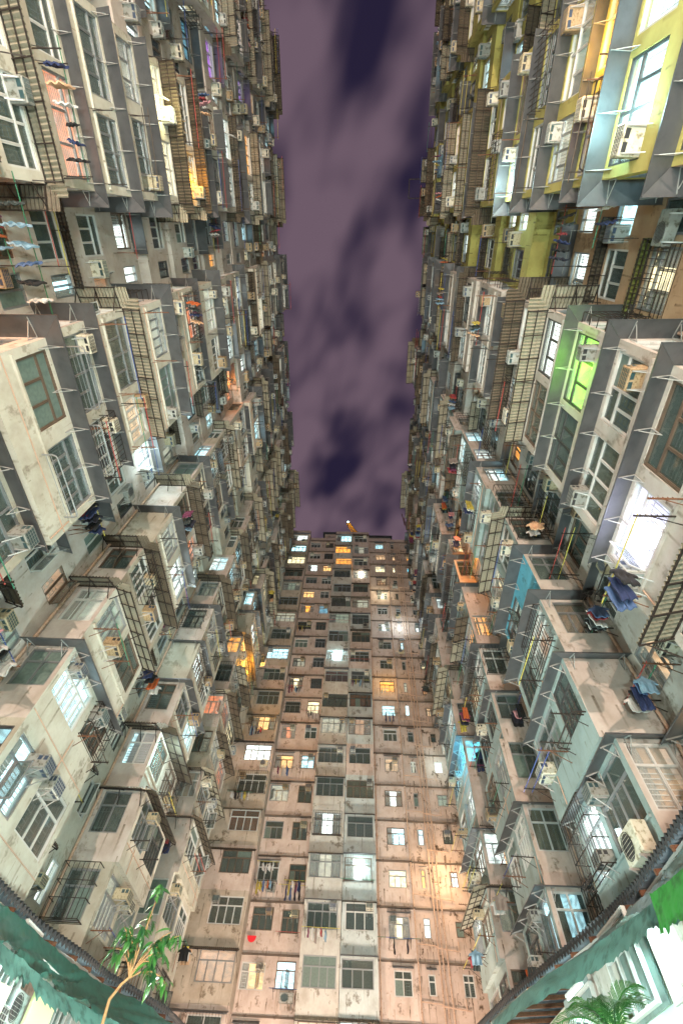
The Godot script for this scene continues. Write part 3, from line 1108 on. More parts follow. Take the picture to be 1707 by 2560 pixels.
				var wall: Shape = shape_for.call(wall_key(block, c, k, "recess"), c, "recess", k)
				if zr > -BAY:
					wall.quad(Vector3(u0, y, -BAY), Vector3(u1, y, -BAY), Vector3(u1, y, zr), Vector3(u0, y, zr))
					wall.quad(Vector3(u0, y + STOREY, zr), Vector3(u1, y + STOREY, zr), Vector3(u1, y + STOREY, -BAY), Vector3(u0, y + STOREY, -BAY))
				var w1 := rng.randf_range(1.2, 1.7)
				var span := u1 - u0
				var a := u0 + rng.randf_range(0.3, 0.6)
				var holes := [[a, a + w1, 0.98, 2.38]]
				if span > 3.4: holes.append([u1 - rng.randf_range(1.1, 1.4), u1 - 0.45, 1.15, 2.38])
				face(wall, Vector3(0, y, zr), Vector3.RIGHT, Vector3.BACK, u0, u1, 0, STOREY, holes)
				for i in holes.size():
					var h: Array = holes[i]
					want_window(block, Transform3D(Basis(), Vector3((h[0] + h[1]) / 2, y + h[2], zr)), h[1] - h[0], h[3] - h[2], 3 if i == 0 else 2, i == 0, sp.get("r%d" % i, usual_fill()))
				if chance(0.75):
					want_conditioner(block, Transform3D(Basis(), Vector3(a + w1 + 0.42, y + rng.randf_range(1.0, 1.8), zr)), 0 if chance(0.7) else pick([1, 2]), "%s, %s" % [storey, deep_place])
				if chance(0.7):
					var kinds: String = sp.get("awning", pick(["metal", "metal", "corrugated"]))
					want_awning(block, Transform3D(Basis(), Vector3(0, y + 2.54, zr + 0.003)), a - 0.15, a + w1 + (0.2 if chance(0.5) else 0.9), kinds, false, false, rng.randf_range(0.4, 0.7))
				if chance(0.4):
					pole_specs.append({"block": block, "t": Transform3D(Basis(), Vector3(a + w1 / 2, y + 0.85, zr)), "half": w1 / 2 + 0.1, "reach": rng.randf_range(0.8, 1.15), "poles": 1 + rng.randi() % 2, "clothes": rng.randi_range(3, 6) if chance(0.25) else 0, "where": "%s, %s" % [storey, deep_place]})
		# parapet and the wall below the flats
		var z := 0.0 if kind == "bay" else -0.3
		var roof_y := BASE + STOREYS * STOREY
		boxed("parapet", node, Vector3(u0, roof_y + 0.003, -BAY - 0.3), Vector3(u1, roof_y + 0.9, z), mat.walls[wall_key(block, c, STOREYS - 1, "front")])
		boxed("base_wall", node, Vector3(u0, 0, -BAY - 0.3), Vector3(u1, BASE - 0.003 if kind == "recess" else BASE - 0.123, -BAY - 0.004), mat.walls["white"])
		# drain pipe in the corner of each recess
		if kind == "recess":
			var s := Shape.new()
			var x := (u1 - 0.14) if left else (u0 + 0.14)
			s.tube([Vector3(x, 3.0, -BAY + 0.08), Vector3(x, BASE + 7 * STOREY, -BAY + 0.08)], 0.055, 8)
			put("drain_pipe", s.mesh(), mat.pipe, node)
	for id in walls:
		put("wall", walls[id][0].mesh(), mat.walls[walls[id][1]], node)
	var core := Shape.new()
	var e0 := minf(-23.7 * sg, 40.0 * sg)
	var e1 := maxf(-23.7 * sg, 40.0 * sg)
	core.box(Vector3(e0, 0, -12), Vector3(e1, BASE + STOREYS * STOREY - 0.02, -BAY - 1.2))
	put("roof", core.mesh(), mat.roofing, node)


func boxed(what: String, parent: Node, a: Vector3, b: Vector3, material: Material) -> void:
	var s := Shape.new()
	s.box(a, b)
	put(what, s.mesh(), material, parent)


func make_block(block: String, t: Transform3D, label: String, words: String) -> Node3D:
	var o := thing("apartment_block", label, "apartment block", t)
	block_nodes[block] = o
	block_words[block] = words
	return o


# ---------------------------------------------------------------- the block that closes the courtyard
const END := [["bay", -11.2, -7.0, 1.3], ["flat", -7.0, -3.15, 0.0], ["bay", -3.15, -0.63, 1.25], ["bay", -0.6, 1.75, 1.2], ["flat", 1.75, 4.45, 0.0], ["flat", 4.45, 9.4, -0.06]]


func end_block(special: Dictionary) -> void:
	var block := "pink"
	var node: Node3D = block_nodes[block]
	var walls := {}
	var runs := {}
	var shape_for := func(key: String, column: int, part: String, k: int) -> Shape:
		var run: Array = runs.get("%d %s" % [column, part], ["", 0, -1])
		if run[0] != key: run = [key, run[1] + 1, k]
		runs["%d %s" % [column, part]] = run
		var id := "%d %s %d" % [column, part, run[1]]
		if not walls.has(id): walls[id] = [Shape.new(), key]
		return walls[id][0]
	for c in END.size():
		var u0: float = END[c][1]
		var u1: float = END[c][2]
		var z: float = END[c][3]
		for k in STOREYS:
			var y := BASE + k * STOREY
			var sp: Dictionary = special.get("%d/%d" % [c, k], {})
			var key := "rose"
			if c == 0: key = "sand" if k % 3 else "rose"
			if c == 2: key = "old_grey"
			if c == 5: key = "rose_dirty"
			if c == 3: key = "old_blue" if k in [0, 1, 2, 3, 4, 5, 7, 8, 9, 12] else "rose"
			var wall: Shape = shape_for.call(key, c, "front", k)
			pass
			var holes := []
			if c == 0: holes = [[-9.5, -7.2, 0.9, 2.4]]
			if c == 1: holes = [[-6.85, -5.3, 1.0, 2.3], [-4.65, -3.4, 1.0, 2.3]]
			if c == 2: holes = [[u0 + 0.15, u1 - 0.12, 0.9, 2.4]]
			if c == 3: holes = [[u0 + 0.12, u1 - 0.15, 0.9, 2.4]]
			if c == 4: holes = [[2.65, 4.05, 1.0, 2.2]]
			if c == 5: holes = [[5.0, 5.5, 1.05, 2.15], [7.05, 7.75, 1.1, 2.1]]
			for h in holes:
				h[0] += rng.randf_range(-0.08, 0.14)
				h[1] += rng.randf_range(-0.14, 0.08)
				h[2] += rng.randf_range(-0.06, 0.10)
				h[3] += rng.randf_range(-0.12, 0.08)
				h[1] = h[0] + snappedf(h[1] - h[0], 0.05)
			face(wall, Vector3(0, y, z), Vector3.RIGHT, Vector3.BACK, u0, u1, 0, STOREY, holes)
			for i in holes.size():
				var h: Array = holes[i]
				var wide: float = h[1] - h[0]
				want_window(block, Transform3D(Basis(), Vector3((h[0] + h[1]) / 2, y + h[2], z)), wide, h[3] - h[2], 4 if wide > 2 else 3 if wide > 1.2 else 2 if wide > 0.6 else 1, true, sp.get("w%d" % i, usual_fill(0.20)))
				var where := "%s storey, pink end block, %s" % [ordinal(k), ["bay beside the cream block", "first of paired windows" if i == 0 else "second of paired windows", "sand central bay", "pale blue central bay", "window beside the pipes", "narrow window among pipes" if i == 0 else "window beside the painted block"][c]]
				if wide > 0.6 and chance(0.5):
					var e: float = h[1] - 0.32 if chance(0.6) else h[0] + 0.32
					want_conditioner(block, Transform3D(Basis(), Vector3(e, y + h[3] - 0.42, z - 0.02)), 1, where)
				elif chance(0.12):
					want_conditioner(block, Transform3D(Basis(), Vector3(h[1] - 0.4, y + h[2] - 0.62, z)), 2, where)
				if wide > 1.0 and chance(0.3):
					pole_specs.append({"block": block, "t": Transform3D(Basis(), Vector3((h[0] + h[1]) / 2, y + h[2] - 0.1, z)), "half": wide / 2, "reach": 0.6, "poles": 1, "clothes": rng.randi_range(3, 6) if chance(0.5) else 0, "where": where})
			if c in [0, 2, 3]:
				for e in [[u0, Vector3.BACK, Vector3.LEFT, -1.4 - z, 0.0], [u1, Vector3.FORWARD, Vector3.RIGHT, 0.0, 1.4 + z]]:
					face(shape_for.call(key, c, "return %.1f" % e[0], k), Vector3(e[0], y, z), e[1], e[2], e[3], e[4], 0, STOREY, [])
				if chance(0.7):
					want_awning(block, Transform3D(Basis(), Vector3(0, y + 2.52, z + 0.003)), u0, u1, pick(["metal", "corrugated", "corrugated"]), false, false, rng.randf_range(0.3, 0.6))
			else:
				# the slab edge stands out as a ledge
				boxed("ledge", node, Vector3(u0, y + 2.56, z + 0.002), Vector3(u1, y + 2.64, z + rng.randf_range(0.1, 0.22)), mat.walls["mould"])
				if chance(0.5):
					want_awning(block, Transform3D(Basis(), Vector3(0, y + 2.42, z + 0.003)), holes[0][0] - 0.1, holes[0][1] + 0.1, "metal", false, false, 0.4)
		var roof_y := BASE + STOREYS * STOREY
		boxed("parapet", node, Vector3(u0, roof_y + 0.003, -0.5), Vector3(u1, roof_y + 0.75, z), mat.walls["rose"])
		boxed("base_wall", node, Vector3(u0, 0, -1.3), Vector3(u1, BASE - 0.003, z - 0.002), mat.walls["rose"])
	for id in walls:
		put("wall", walls[id][0].mesh(), mat.walls[walls[id][1]], node)
	# drain pipes
	for p in [[4.38, 0.05], [5.75, 0.045], [6.0, 0.04], [6.3, 0.05], [1.95, 0.04]]:
		var s := Shape.new()
		s.tube([Vector3(p[0], 4, 0.10), Vector3(p[0] - 0.1, BASE + STOREYS * STOREY - 1.0, 0.10)], p[1], 8)
		put("drain_pipe", s.mesh(), mat.pipe, node)
	for k in STOREYS:
		var y := BASE + k * STOREY + rng.randf_range(0.3, 0.6)
		var s := Shape.new()
		s.tube([Vector3(5.6, y + 0.15, 0.12), Vector3(6.6 + rng.randf(), y, 0.12), Vector3(7.1, y, 0.12), Vector3(7.1, y + 0.5, 0.12)], 0.035, 6)
		if chance(0.6): s.tube([Vector3(4.4, y + 0.3, 0.12), Vector3(5.7, y + 0.22, 0.12)], 0.03, 6)
		put("branch_pipe", s.mesh(), mat.pipe, node)
	var core := Shape.new()
	core.box(Vector3(-13, 0, -14), Vector3(12, BASE + STOREYS * STOREY - 0.02, -1.42))
	put("roof", core.mesh(), mat.roofing, node)


# added light in front of a lit window, brightening the wall round it
func glow(block: String, local: Vector3, c: Color, energy: float) -> void:
	var l := OmniLight3D.new()
	l.name = called(block_nodes[block], "added_window_light")
	l.position = local
	l.light_color = c
	l.light_energy = energy
	l.light_size = 0.3
	l.omni_range = 40.0
	l.omni_attenuation = 2.0
	l.shadow_enabled = true
	block_nodes[block].add_child(l)


func finish_poles() -> void:
	for s in pole_specs:
		var p: Vector3 = block_nodes[s.block].transform * s.t.origin
		s.px = pixels_at(p)
	pole_specs.sort_custom(func(a, b): return a.px > b.px)
	var n := 0
	for s in pole_specs:
		if s.px <= 0.0 or n > 290: continue
		n += 1
		drying_poles(block_nodes[s.block].transform * s.t, -s.half, s.half, s.reach, s.poles, s.clothes, s.where)


# ---------------------------------------------------------------- sky
func night_sky() -> PanoramaSkyMaterial:
	var f := FastNoiseLite.new()
	f.noise_type = FastNoiseLite.TYPE_SIMPLEX_SMOOTH
	f.seed = 17
	f.frequency = 1.0
	f.fractal_octaves = 3
	var w := 1536
	var h := 768
	var im := Image.create(w, h, false, Image.FORMAT_RGBF)
	for j in h:
		var up := (0.5 - (j + 0.5) / h) * PI
		for i in w:
			var a := ((i + 0.5) / w - 0.5) * TAU
			var y := maxf(sin(up), 0.06)
			var px := cos(up) * sin(a) / y
			var pz := cos(up) * cos(a) / y
			px = clampf(px, -6.0, 6.0)
			pz = clampf(pz, -6.0, 6.0)
			var q := f.get_noise_2d(px * 4.6 + pz * 1.1 + 5.3, pz * 3.2 + 2.0) * 0.86 + f.get_noise_2d(px * 10.0 + pz * 3.0, pz * 4.0 + 9.0) * 0.14
			var t := smoothstep(-0.46, 0.36, q)
			var c := Color(0.020, 0.015, 0.040).lerp(Color(0.158, 0.106, 0.143), t)
			if up < 0.0: c = Color(0.05, 0.045, 0.05)
			im.set_pixel(i, j, c)
	var m := PanoramaSkyMaterial.new()
	m.panorama = ImageTexture.create_from_image(im)
	return m


func lamp(what: String, label: String, p: Vector3, c: Color, energy: float, size := 0.25) -> void:
	var o := thing(what, label, "lamp", Transform3D(Basis(), p), "courtyard lamps")
	var g := SphereMesh.new()
	g.radius = size * 0.6
	g.height = size * 1.2
	var m := plain(Color(0.9, 0.9, 0.9), 0.4)
	m.emission_enabled = true
	m.emission = c
	m.emission_energy_multiplier = 3.0
	put("lamp_globe", g, m, o)
	var post := Shape.new()
	post.tube([Vector3(0, -p.y, 0), Vector3(0, -size * 0.6, 0)], 0.05, 8)
	put("lamp_post", post.mesh(), mat.iron, o)
	var l := OmniLight3D.new()
	l.name = "lamp_light"
	l.light_color = c
	l.light_energy = energy
	l.light_size = size * 0.5
	l.omni_range = 90.0
	l.omni_attenuation = 2.0
	l.shadow_enabled = true
	o.add_child(l)


func unseen_floodlight(what: String, label: String, p: Vector3, c: Color, energy: float) -> void:
	var o := thing(what, label, "unseen_floodlight", Transform3D(Basis(Vector3.RIGHT, PI / 2), p), "floodlights added to light the upper storeys")
	var s := Shape.new()
	s.box(Vector3(-0.3, -0.2, 0.02), Vector3(0.3, 0.2, 0.2))
	put("housing", s.mesh(), mat.iron, o)
	var g := Shape.new()
	g.box(Vector3(-0.26, -0.16, -0.005), Vector3(0.26, 0.16, 0.015))
	var m := plain(Color(0.9, 0.9, 0.9), 0.4)
	m.emission_enabled = true
	m.emission = c
	m.emission_energy_multiplier = 3.0
	put("lamp_glass", g.mesh(), m, o)
	var l := SpotLight3D.new()
	l.name = "lamp_light"
	l.position = Vector3(0, 0, -0.05)
	l.light_color = c
	l.light_energy = energy
	l.light_size = 0.15
	l.spot_angle = 48.0
	l.spot_angle_attenuation = 1.0
	l.spot_range = 120.0
	l.spot_attenuation = 2.0
	l.shadow_enabled = true
	o.add_child(l)


func _ready() -> void:
	rng.seed = 20240
	# camera
	eye_basis = Basis(Vector3(0.99925, 0.03847, -0.00389), Vector3(-0.01678, 0.52211, 0.85271), Vector3(0.03483, -0.85201, 0.52237)).orthonormalized()
	var cam := Camera3D.new()
	cam.name = "camera"
	cam.transform = Transform3D(eye_basis, eye)
	cam.fov = 96.589
	cam.near = 0.05
	cam.far = 600.0
	add_child(cam)
	cam.current = true
	# sky and exposure
	var env := Environment.new()
	env.background_mode = Environment.BG_SKY
	env.sky = Sky.new()
	env.sky.sky_material = night_sky()
	env.background_energy_multiplier = 0.52
	env.tonemap_mode = Environment.TONE_MAPPER_LINEAR
	env.tonemap_exposure = 1.9
	env.sdfgi_enabled = true
	env.ssao_enabled = true
	env.ssil_enabled = true
	var we := WorldEnvironment.new()
	we.name = "environment"
	we.environment = env
	add_child(we)
	make_materials()
	# lamps of the courtyard, below and behind the frame
	for e in [[0.8, -12.0], [1.5, -1.5], [-0.5, 13.0]]:
		lamp("courtyard_lamp", "white globe lamp on a low post in the courtyard", at(e[0], 1.5, e[1]), Color(0.88, 1.0, 0.97), 54.0)
	for e in [[0.5, -8.0, 110.0], [-2.5, 29.0, 85.0], [3.0, 30.5, 85.0]]:
		lamp("warm_lamp", "warm globe lamp on a low post in the courtyard", at(e[0], 1.5, e[1]), Color(1.0, 0.87, 0.78), e[2])
	for d in [-5.0, 12.0, 29.0]:  # unseen floodlights, added to brighten the upper storeys
		unseen_floodlight("unseen_floodlight", "floodlight added on the courtyard floor aimed up between the blocks", at(-0.8, 0.3, d), Color(0.90, 1.0, 0.97), 215.0)
	lamp("street_lamp", "sodium street lamp in the street behind the viewer", at(-1.0, 4.0, -26.0), Color(1.0, 0.87, 0.79), 750.0)
	# the setting
	var ground := Shape.new()
	ground.quad(Vector3(-400, 0, 400), Vector3(400, 0, 400), Vector3(400, 0, -400), Vector3(-400, 0, -400))
	structure("ground", ground.mesh(), mat.ground)
	# the blocks
	var ul := Vector3(-0.0125, 0, -1).normalized()
	make_block("cream", Transform3D(Basis(ul, Vector3.UP, ul.cross(Vector3.UP)), Vector3(-8.9, 0, 0)), "long cream apartment block with stepped bays and grey sheet awnings", "cream side")
	var ur := Vector3(-0.0125, 0, 1).normalized()
	make_block("painted", Transform3D(Basis(ur, Vector3.UP, ur.cross(Vector3.UP)), Vector3(6.75, 0, 0)), "long apartment block with yellow, white and pale blue painted bays", "painted side")
	make_block("pink", Transform3D(Basis(), at(0, 0, 40)), "stained pink apartment block closing the courtyard below the crane", "pink end")
	side_block("cream", true, CREAM_WINDOWS)
	side_block("painted", false, PAINTED_WINDOWS)
	end_block(PINK_WINDOWS)
	# lights added outside the bright windows, to light the walls round them
	var storey := func(k: int) -> float: return BASE + k * STOREY + 1.7
	glow("cream", Vector3(31.0, storey.call(7), 0.7), Color(1.0, 0.68, 0.22), 14.0)
	glow("cream", Vector3(-2.2, storey.call(8), 0.5), Color(1.0, 0.68, 0.2), 2.4)
	glow("cream", Vector3(-4.6, storey.call(7), 0.5), Color(1.0, 0.95, 0.7), 2.4)
	glow("cream", Vector3(9.4, storey.call(5), -0.8), Color(0.9, 1.0, 1.0), 2.8)
	glow("cream", Vector3(17.6, storey.call(4), -0.8), Color(0.9, 1.0, 1.0), 2.4)
	glow("cream", Vector3(21.0, storey.call(2), 0.6), Color(0.85, 1.0, 1.0), 2.8)
	glow("cream", Vector3(9.6, storey.call(10), -0.8), Color(1.0, 0.6, 0.3), 2.4)
	glow("cream", Vector3(1.0, storey.call(2), -0.8), Color(1.0, 0.6, 0.2), 2.0)
	glow("painted", Vector3(4.4, storey.call(4), 0.5), Color(1.0, 0.72, 0.2), 3.6)
	glow("painted", Vector3(2.4, storey.call(3), 0.6), Color(0.75, 1.0, 1.0), 3.6)
	glow("painted", Vector3(1.8, storey.call(7), 0.6), Color(0.85, 1.0, 1.0), 4.0)
	glow("painted", Vector3(-3.6, storey.call(3), 0.5), Color(0.6, 1.0, 0.25), 1.6)
	glow("painted", Vector3(-6.1, storey.call(1), 0.5), Color(0.9, 0.9, 1.0), 0.9)
	glow("painted", Vector3(-29.2, storey.call(4), 0.7), Color(0.3, 0.85, 1.0), 4.0)
	glow("painted", Vector3(-17.5, storey.call(7), -0.6), Color(1.0, 0.6, 0.15), 8.0)
	glow("painted", Vector3(-14.6, storey.call(0), 0.5), Color(0.9, 1.0, 1.0), 0.8)
	glow("pink", Vector3(0.7, storey.call(3), 1.3), Color(0.85, 1.0, 1.0), 3.2)
	glow("pink", Vector3(-1.9, storey.call(10), 1.3), Color(0.8, 0.97, 1.0), 3.6)
	glow("pink", Vector3(0.7, storey.call(15), 1.3), Color(1.0, 0.95, 0.85), 4.0)
	glow("pink", Vector3(5.3, storey.call(12), 1.3), Color(0.9, 0.97, 1.0), 3.6)
	glow("pink", Vector3(3.4, storey.call(14), 1.3), Color(1.0, 0.92, 0.75), 2.4)
	glow("pink", Vector3(6.6, storey.call(3), 1.8), Color(1.0, 0.82, 0.62), 7.0)
	glow("pink", Vector3(7.3, storey.call(6), 1.3), Color(0.85, 1.0, 1.0), 1.6)
	glow("pink", Vector3(3.4, storey.call(9), 1.3), Color(1.0, 0.75, 0.35), 1.6)
	finish_windows()
	finish_awnings()
	finish_conditioners()
	finish_poles()
	chosen_laundry()
	market()
	rooftops()
	plants()
	print("built")


# which windows are lit, by column/storey: f0 and f1 on a bay's front (f0 nearer the street), ret on its side, r0 and r1 in a recess
const CREAM_WINDOWS := {
	"4/3": {"f1": "half"}, "4/4": {"f0": "dark", "f1": "orange", "ret": "orange", "awning": "metal"}, "4/5": {"f0": "dark", "f1": "dark", "ret": "dark", "awning": "metal"}, "4/6": {"f0": "dim", "f1": "curtain"},
	"4/7": {"f0": "cream", "f1": "cream", "awning": "corrugated"}, "4/8": {"f0": "dark", "f1": "amber", "ret": "amber", "awning": "corrugated"}, "4/11": {"f0": "white", "f1": "dim"}, "4/17": {"f0": "cool", "f1": "cool"},
	"5/2": {"r0": "amber"}, "5/3": {"r0": "dark"}, "5/4": {"r0": "dark", "r1": "cool"}, "5/5": {"r0": "half", "r1": "dim_warm"}, "5/6": {"r0": "white", "r1": "white"}, "5/9": {"r1": "curtain_rose"}, "3/11": {"r0": "violet"}, "3/14": {"r0": "violet"}, "2/9": {"f1": "warm"}, "2/12": {"f0": "violet", "f1": "white"},
	"6/2": {"f0": "frost", "f1": "half", "awning": "metal"}, "6/3": {"f0": "dark", "f1": "curtain_purple", "awning": "metal"}, "6/4": {"f0": "dark", "f1": "peach", "awning": "corrugated"}, "6/5": {"f0": "dim", "f1": "frost", "awning": "metal"}, "6/7": {"f0": "orange", "awning": "metal"}, "6/9": {"f1": "white"},
	"7/1": {"r0": "frost", "r1": "dim_green"}, "7/3": {"r0": "curtain"}, "7/5": {"r0": "white", "r1": "white"}, "7/8": {"r1": "cool"}, "7/10": {"r0": "orange", "r1": "orange"}, "7/7": {"r0": "cool"},
	"8/0": {"f0": "cool", "f1": "curtain", "ret": "dark", "awning": "none"}, "8/1": {"f0": "cool", "f1": "dark", "ret": "frost", "awning": "metal"}, "8/2": {"f0": "dim_green", "f1": "half", "ret": "dim_green", "awning": "corrugated"}, "8/3": {"f0": "dark", "ret": "dark", "f1": "dark", "awning": "corrugated"}, "8/4": {"f0": "dim", "ret": "dark", "f1": "white", "awning": "metal"}, "8/5": {"ret": "cool", "f0": "dark"}, "8/7": {"f0": "cool", "ret": "cool"}, "8/9": {"f0": "white"},
	"9/0": {"r0": "white", "r1": "white"}, "9/1": {"r0": "dark", "r1": "dark"}, "9/2": {"r0": "cool"}, "9/4": {"r0": "white"}, "9/6": {"r0": "white"},
	"10/0": {"ret": "half", "f0": "dim", "f1": "frost", "awning": "none"}, "10/1": {"ret": "dark", "f0": "dark", "f1": "half", "awning": "corrugated"}, "10/2": {"ret": "cool", "f0": "dark", "f1": "dim", "awning": "corrugated"}, "10/3": {"ret": "dark", "f0": "curtain", "f1": "cool"}, "10/4": {"f0": "white"}, "10/7": {"f0": "cool", "ret": "white"}, "10/10": {"f1": "white"},
	"11/3": {"r0": "orange"}, "11/5": {"r0": "cool"}, "11/9": {"r0": "white"},
	"12/0": {"ret": "peach", "f0": "frost"}, "12/2": {"ret": "dark"}, "12/3": {"ret": "orange", "f0": "curtain_orange"}, "12/5": {"ret": "orange", "f0": "orange"}, "12/6": {"ret": "curtain"}, "12/7": {"ret": "amber", "f0": "amber", "f1": "amber", "awning": "corrugated"}, "12/9": {"ret": "white", "f0": "cool"}, "12/12": {"ret": "white", "f0": "white"}, "12/14": {"ret": "dim"},
}
const PAINTED_WINDOWS := {
	"4/3": {"f0": "cool", "f1": "cool", "ret": "cool", "awning": "metal"}, "4/4": {"f0": "amber", "f1": "orange", "ret": "peach", "awning": "metal"}, "4/5": {"f0": "dim_green", "f1": "dim", "ret": "dim_warm", "awning": "metal"}, "4/6": {"f0": "dark", "f1": "curtain", "awning": "metal"}, "4/7": {"f0": "curtain", "f1": "white", "ret": "white", "awning": "metal"}, "4/8": {"f1": "dim"}, "4/12": {"f1": "white"},
	"2/12": {"f0": "cool"}, "2/14": {"f1": "cool", "f0": "cream"}, "3/9": {"r0": "cool"}, "2/10": {"f1": "white"},
	"5/2": {"r0": "cyan_dim", "r1": "frost"}, "5/3": {"r0": "cream", "r1": "half", "awning": "green"}, "5/4": {"r0": "half", "r1": "cool", "awning": "corrugated"}, "5/5": {"r0": "white", "r1": "white"}, "5/7": {"r0": "dark"}, "5/11": {"r0": "white"},
	"6/1": {"f0": "curtain", "f1": "violet_white", "awning": "metal"}, "6/2": {"f0": "curtain_beige", "f1": "curtain_beige", "awning": "metal"}, "6/3": {"f0": "green", "f1": "dark", "awning": "metal"}, "6/4": {"f0": "white", "f1": "curtain", "awning": "corrugated"}, "6/5": {"f0": "dim", "awning": "corrugated"}, "6/6": {"f0": "dark"}, "6/8": {"f1": "white"}, "6/10": {"f0": "cream"},
	"7/1": {"r0": "peach", "r1": "peach"}, "7/2": {"r0": "dark", "r1": "dark"}, "7/3": {"r0": "dark"}, "7/5": {"r0": "half", "r1": "white"}, "7/6": {"r0": "amber"}, "7/9": {"r0": "white"},
	"8/0": {"ret": "dim_warm", "f0": "dark", "f1": "white", "awning": "metal"}, "8/1": {"ret": "none", "f0": "half", "f1": "half", "awning": "metal"}, "8/2": {"ret": "dark", "f0": "dim_warm", "f1": "dark", "awning": "metal"}, "8/3": {"f0": "none", "f1": "dim_green", "ret": "dark", "awning": "metal"}, "8/4": {"f0": "curtain", "f1": "cream", "awning": "corrugated"}, "8/6": {"f0": "white"}, "8/8": {"ret": "white"},
	"9/0": {"r0": "dark"}, "9/1": {"r0": "dark"}, "9/7": {"r0": "amber", "r1": "amber"}, "9/5": {"r0": "white"},
	"10/0": {"ret": "half", "f0": "cool", "f1": "dark", "awning": "metal"}, "10/1": {"ret": "curtain_beige", "f0": "dim", "awning": "metal"}, "10/2": {"ret": "curtain", "f0": "dim", "awning": "none"}, "10/3": {"ret": "dark", "f0": "curtain"}, "10/5": {"ret": "white"}, "10/9": {"ret": "dim"},
	"11/4": {"r0": "cream"},
	"12/0": {"ret": "curtain", "f0": "curtain", "awning": "none"}, "12/1": {"ret": "dark", "f0": "dim"}, "12/2": {"ret": "warm", "f0": "white"}, "12/3": {"ret": "warm", "f0": "white"}, "12/4": {"ret": "cyan", "f0": "cyan", "f1": "cyan", "awning": "metal"}, "12/7": {"ret": "curtain_rose"}, "12/8": {"ret": "cool"}, "12/12": {"ret": "white"},
}
const PINK_WINDOWS := {
	"0/1": {"w0": "dim_warm"}, "1/1": {"w0": "warm", "w1": "cool"}, "2/1": {"w0": "frost"}, "3/1": {"w0": "half"}, "4/1": {"w0": "curtain"}, "5/1": {"w0": "dark", "w1": "half"},
	"0/2": {"w0": "dark"}, "1/2": {"w0": "half", "w1": "curtain"}, "2/2": {"w0": "curtain"}, "3/2": {"w0": "dark"}, "4/2": {"w0": "cream"}, "5/2": {"w0": "white", "w1": "frost"},
	"0/3": {"w0": "half"}, "1/3": {"w0": "dark", "w1": "curtain"}, "2/3": {"w0": "dim"}, "3/3": {"w0": "white"}, "4/3": {"w0": "cream"}, "5/3": {"w0": "amber", "w1": "white"},
	"0/4": {"w0": "curtain_orange"}, "1/4": {"w0": "curtain", "w1": "dark"}, "2/4": {"w0": "white"}, "3/4": {"w0": "dark"}, "4/4": {"w0": "cool"}, "5/4": {"w0": "cool", "w1": "dark"},
	"0/5": {"w0": "dark"}, "1/5": {"w0": "dim", "w1": "dark"}, "2/5": {"w0": "curtain"}, "3/5": {"w0": "curtain_beige"}, "4/5": {"w0": "white"}, "5/5": {"w0": "curtain", "w1": "dim_green"},
	"0/6": {"w0": "white"}, "1/6": {"w0": "warm", "w1": "cool"}, "2/6": {"w0": "half"}, "3/6": {"w0": "curtain"}, "4/6": {"w0": "peach"}, "5/6": {"w0": "dim", "w1": "white"},
	"0/7": {"w0": "warm"}, "1/7": {"w0": "orange", "w1": "dark"}, "2/7": {"w0": "dim"}, "3/7": {"w0": "dim_warm"}, "4/7": {"w0": "curtain_beige"},
	"0/8": {"w0": "dark"}, "1/8": {"w0": "dark", "w1": "cream"}, "2/8": {"w0": "dark"}, "3/8": {"w0": "curtain_orange"}, "4/8": {"w0": "cool"}, "5/8": {"w0": "cool", "w1": "peach"},
	"1/9": {"w0": "cream", "w1": "dark"}, "2/9": {"w0": "curtain_rose"}, "3/9": {"w0": "dark"}, "4/9": {"w0": "amber"}, "5/9": {"w0": "dim"},
	"1/10": {"w0": "dim", "w1": "dark"}, "2/10": {"w0": "cool"}, "3/10": {"w0": "dark"}, "4/10": {"w0": "half"}, "5/10": {"w1": "cream"},
	"1/12": {"w0": "dark"}, "5/12": {"w0": "white", "w1": "white"}, "1/13": {"w0": "amber"}, "4/14": {"w0": "cream"}, "1/14": {"w1": "dark"}, "3/15": {"w0": "cream"}, "1/15": {"w0": "dark"}, "1/16": {"w0": "white", "w1": "warm"}, "0/16": {"w0": "cream"}, "4/16": {"w0": "cream"}, "5/16": {"w0": "cream", "w1": "cyan"}, "2/17": {"w0": "amber"}, "0/17": {"w0": "cool"}, "3/17": {"w0": "dim"}, "4/17": {"w0": "peach"}, "5/17": {"w0": "peach"}, "2/18": {"w0": "cool"}, "4/18": {"w0": "cool"},
}


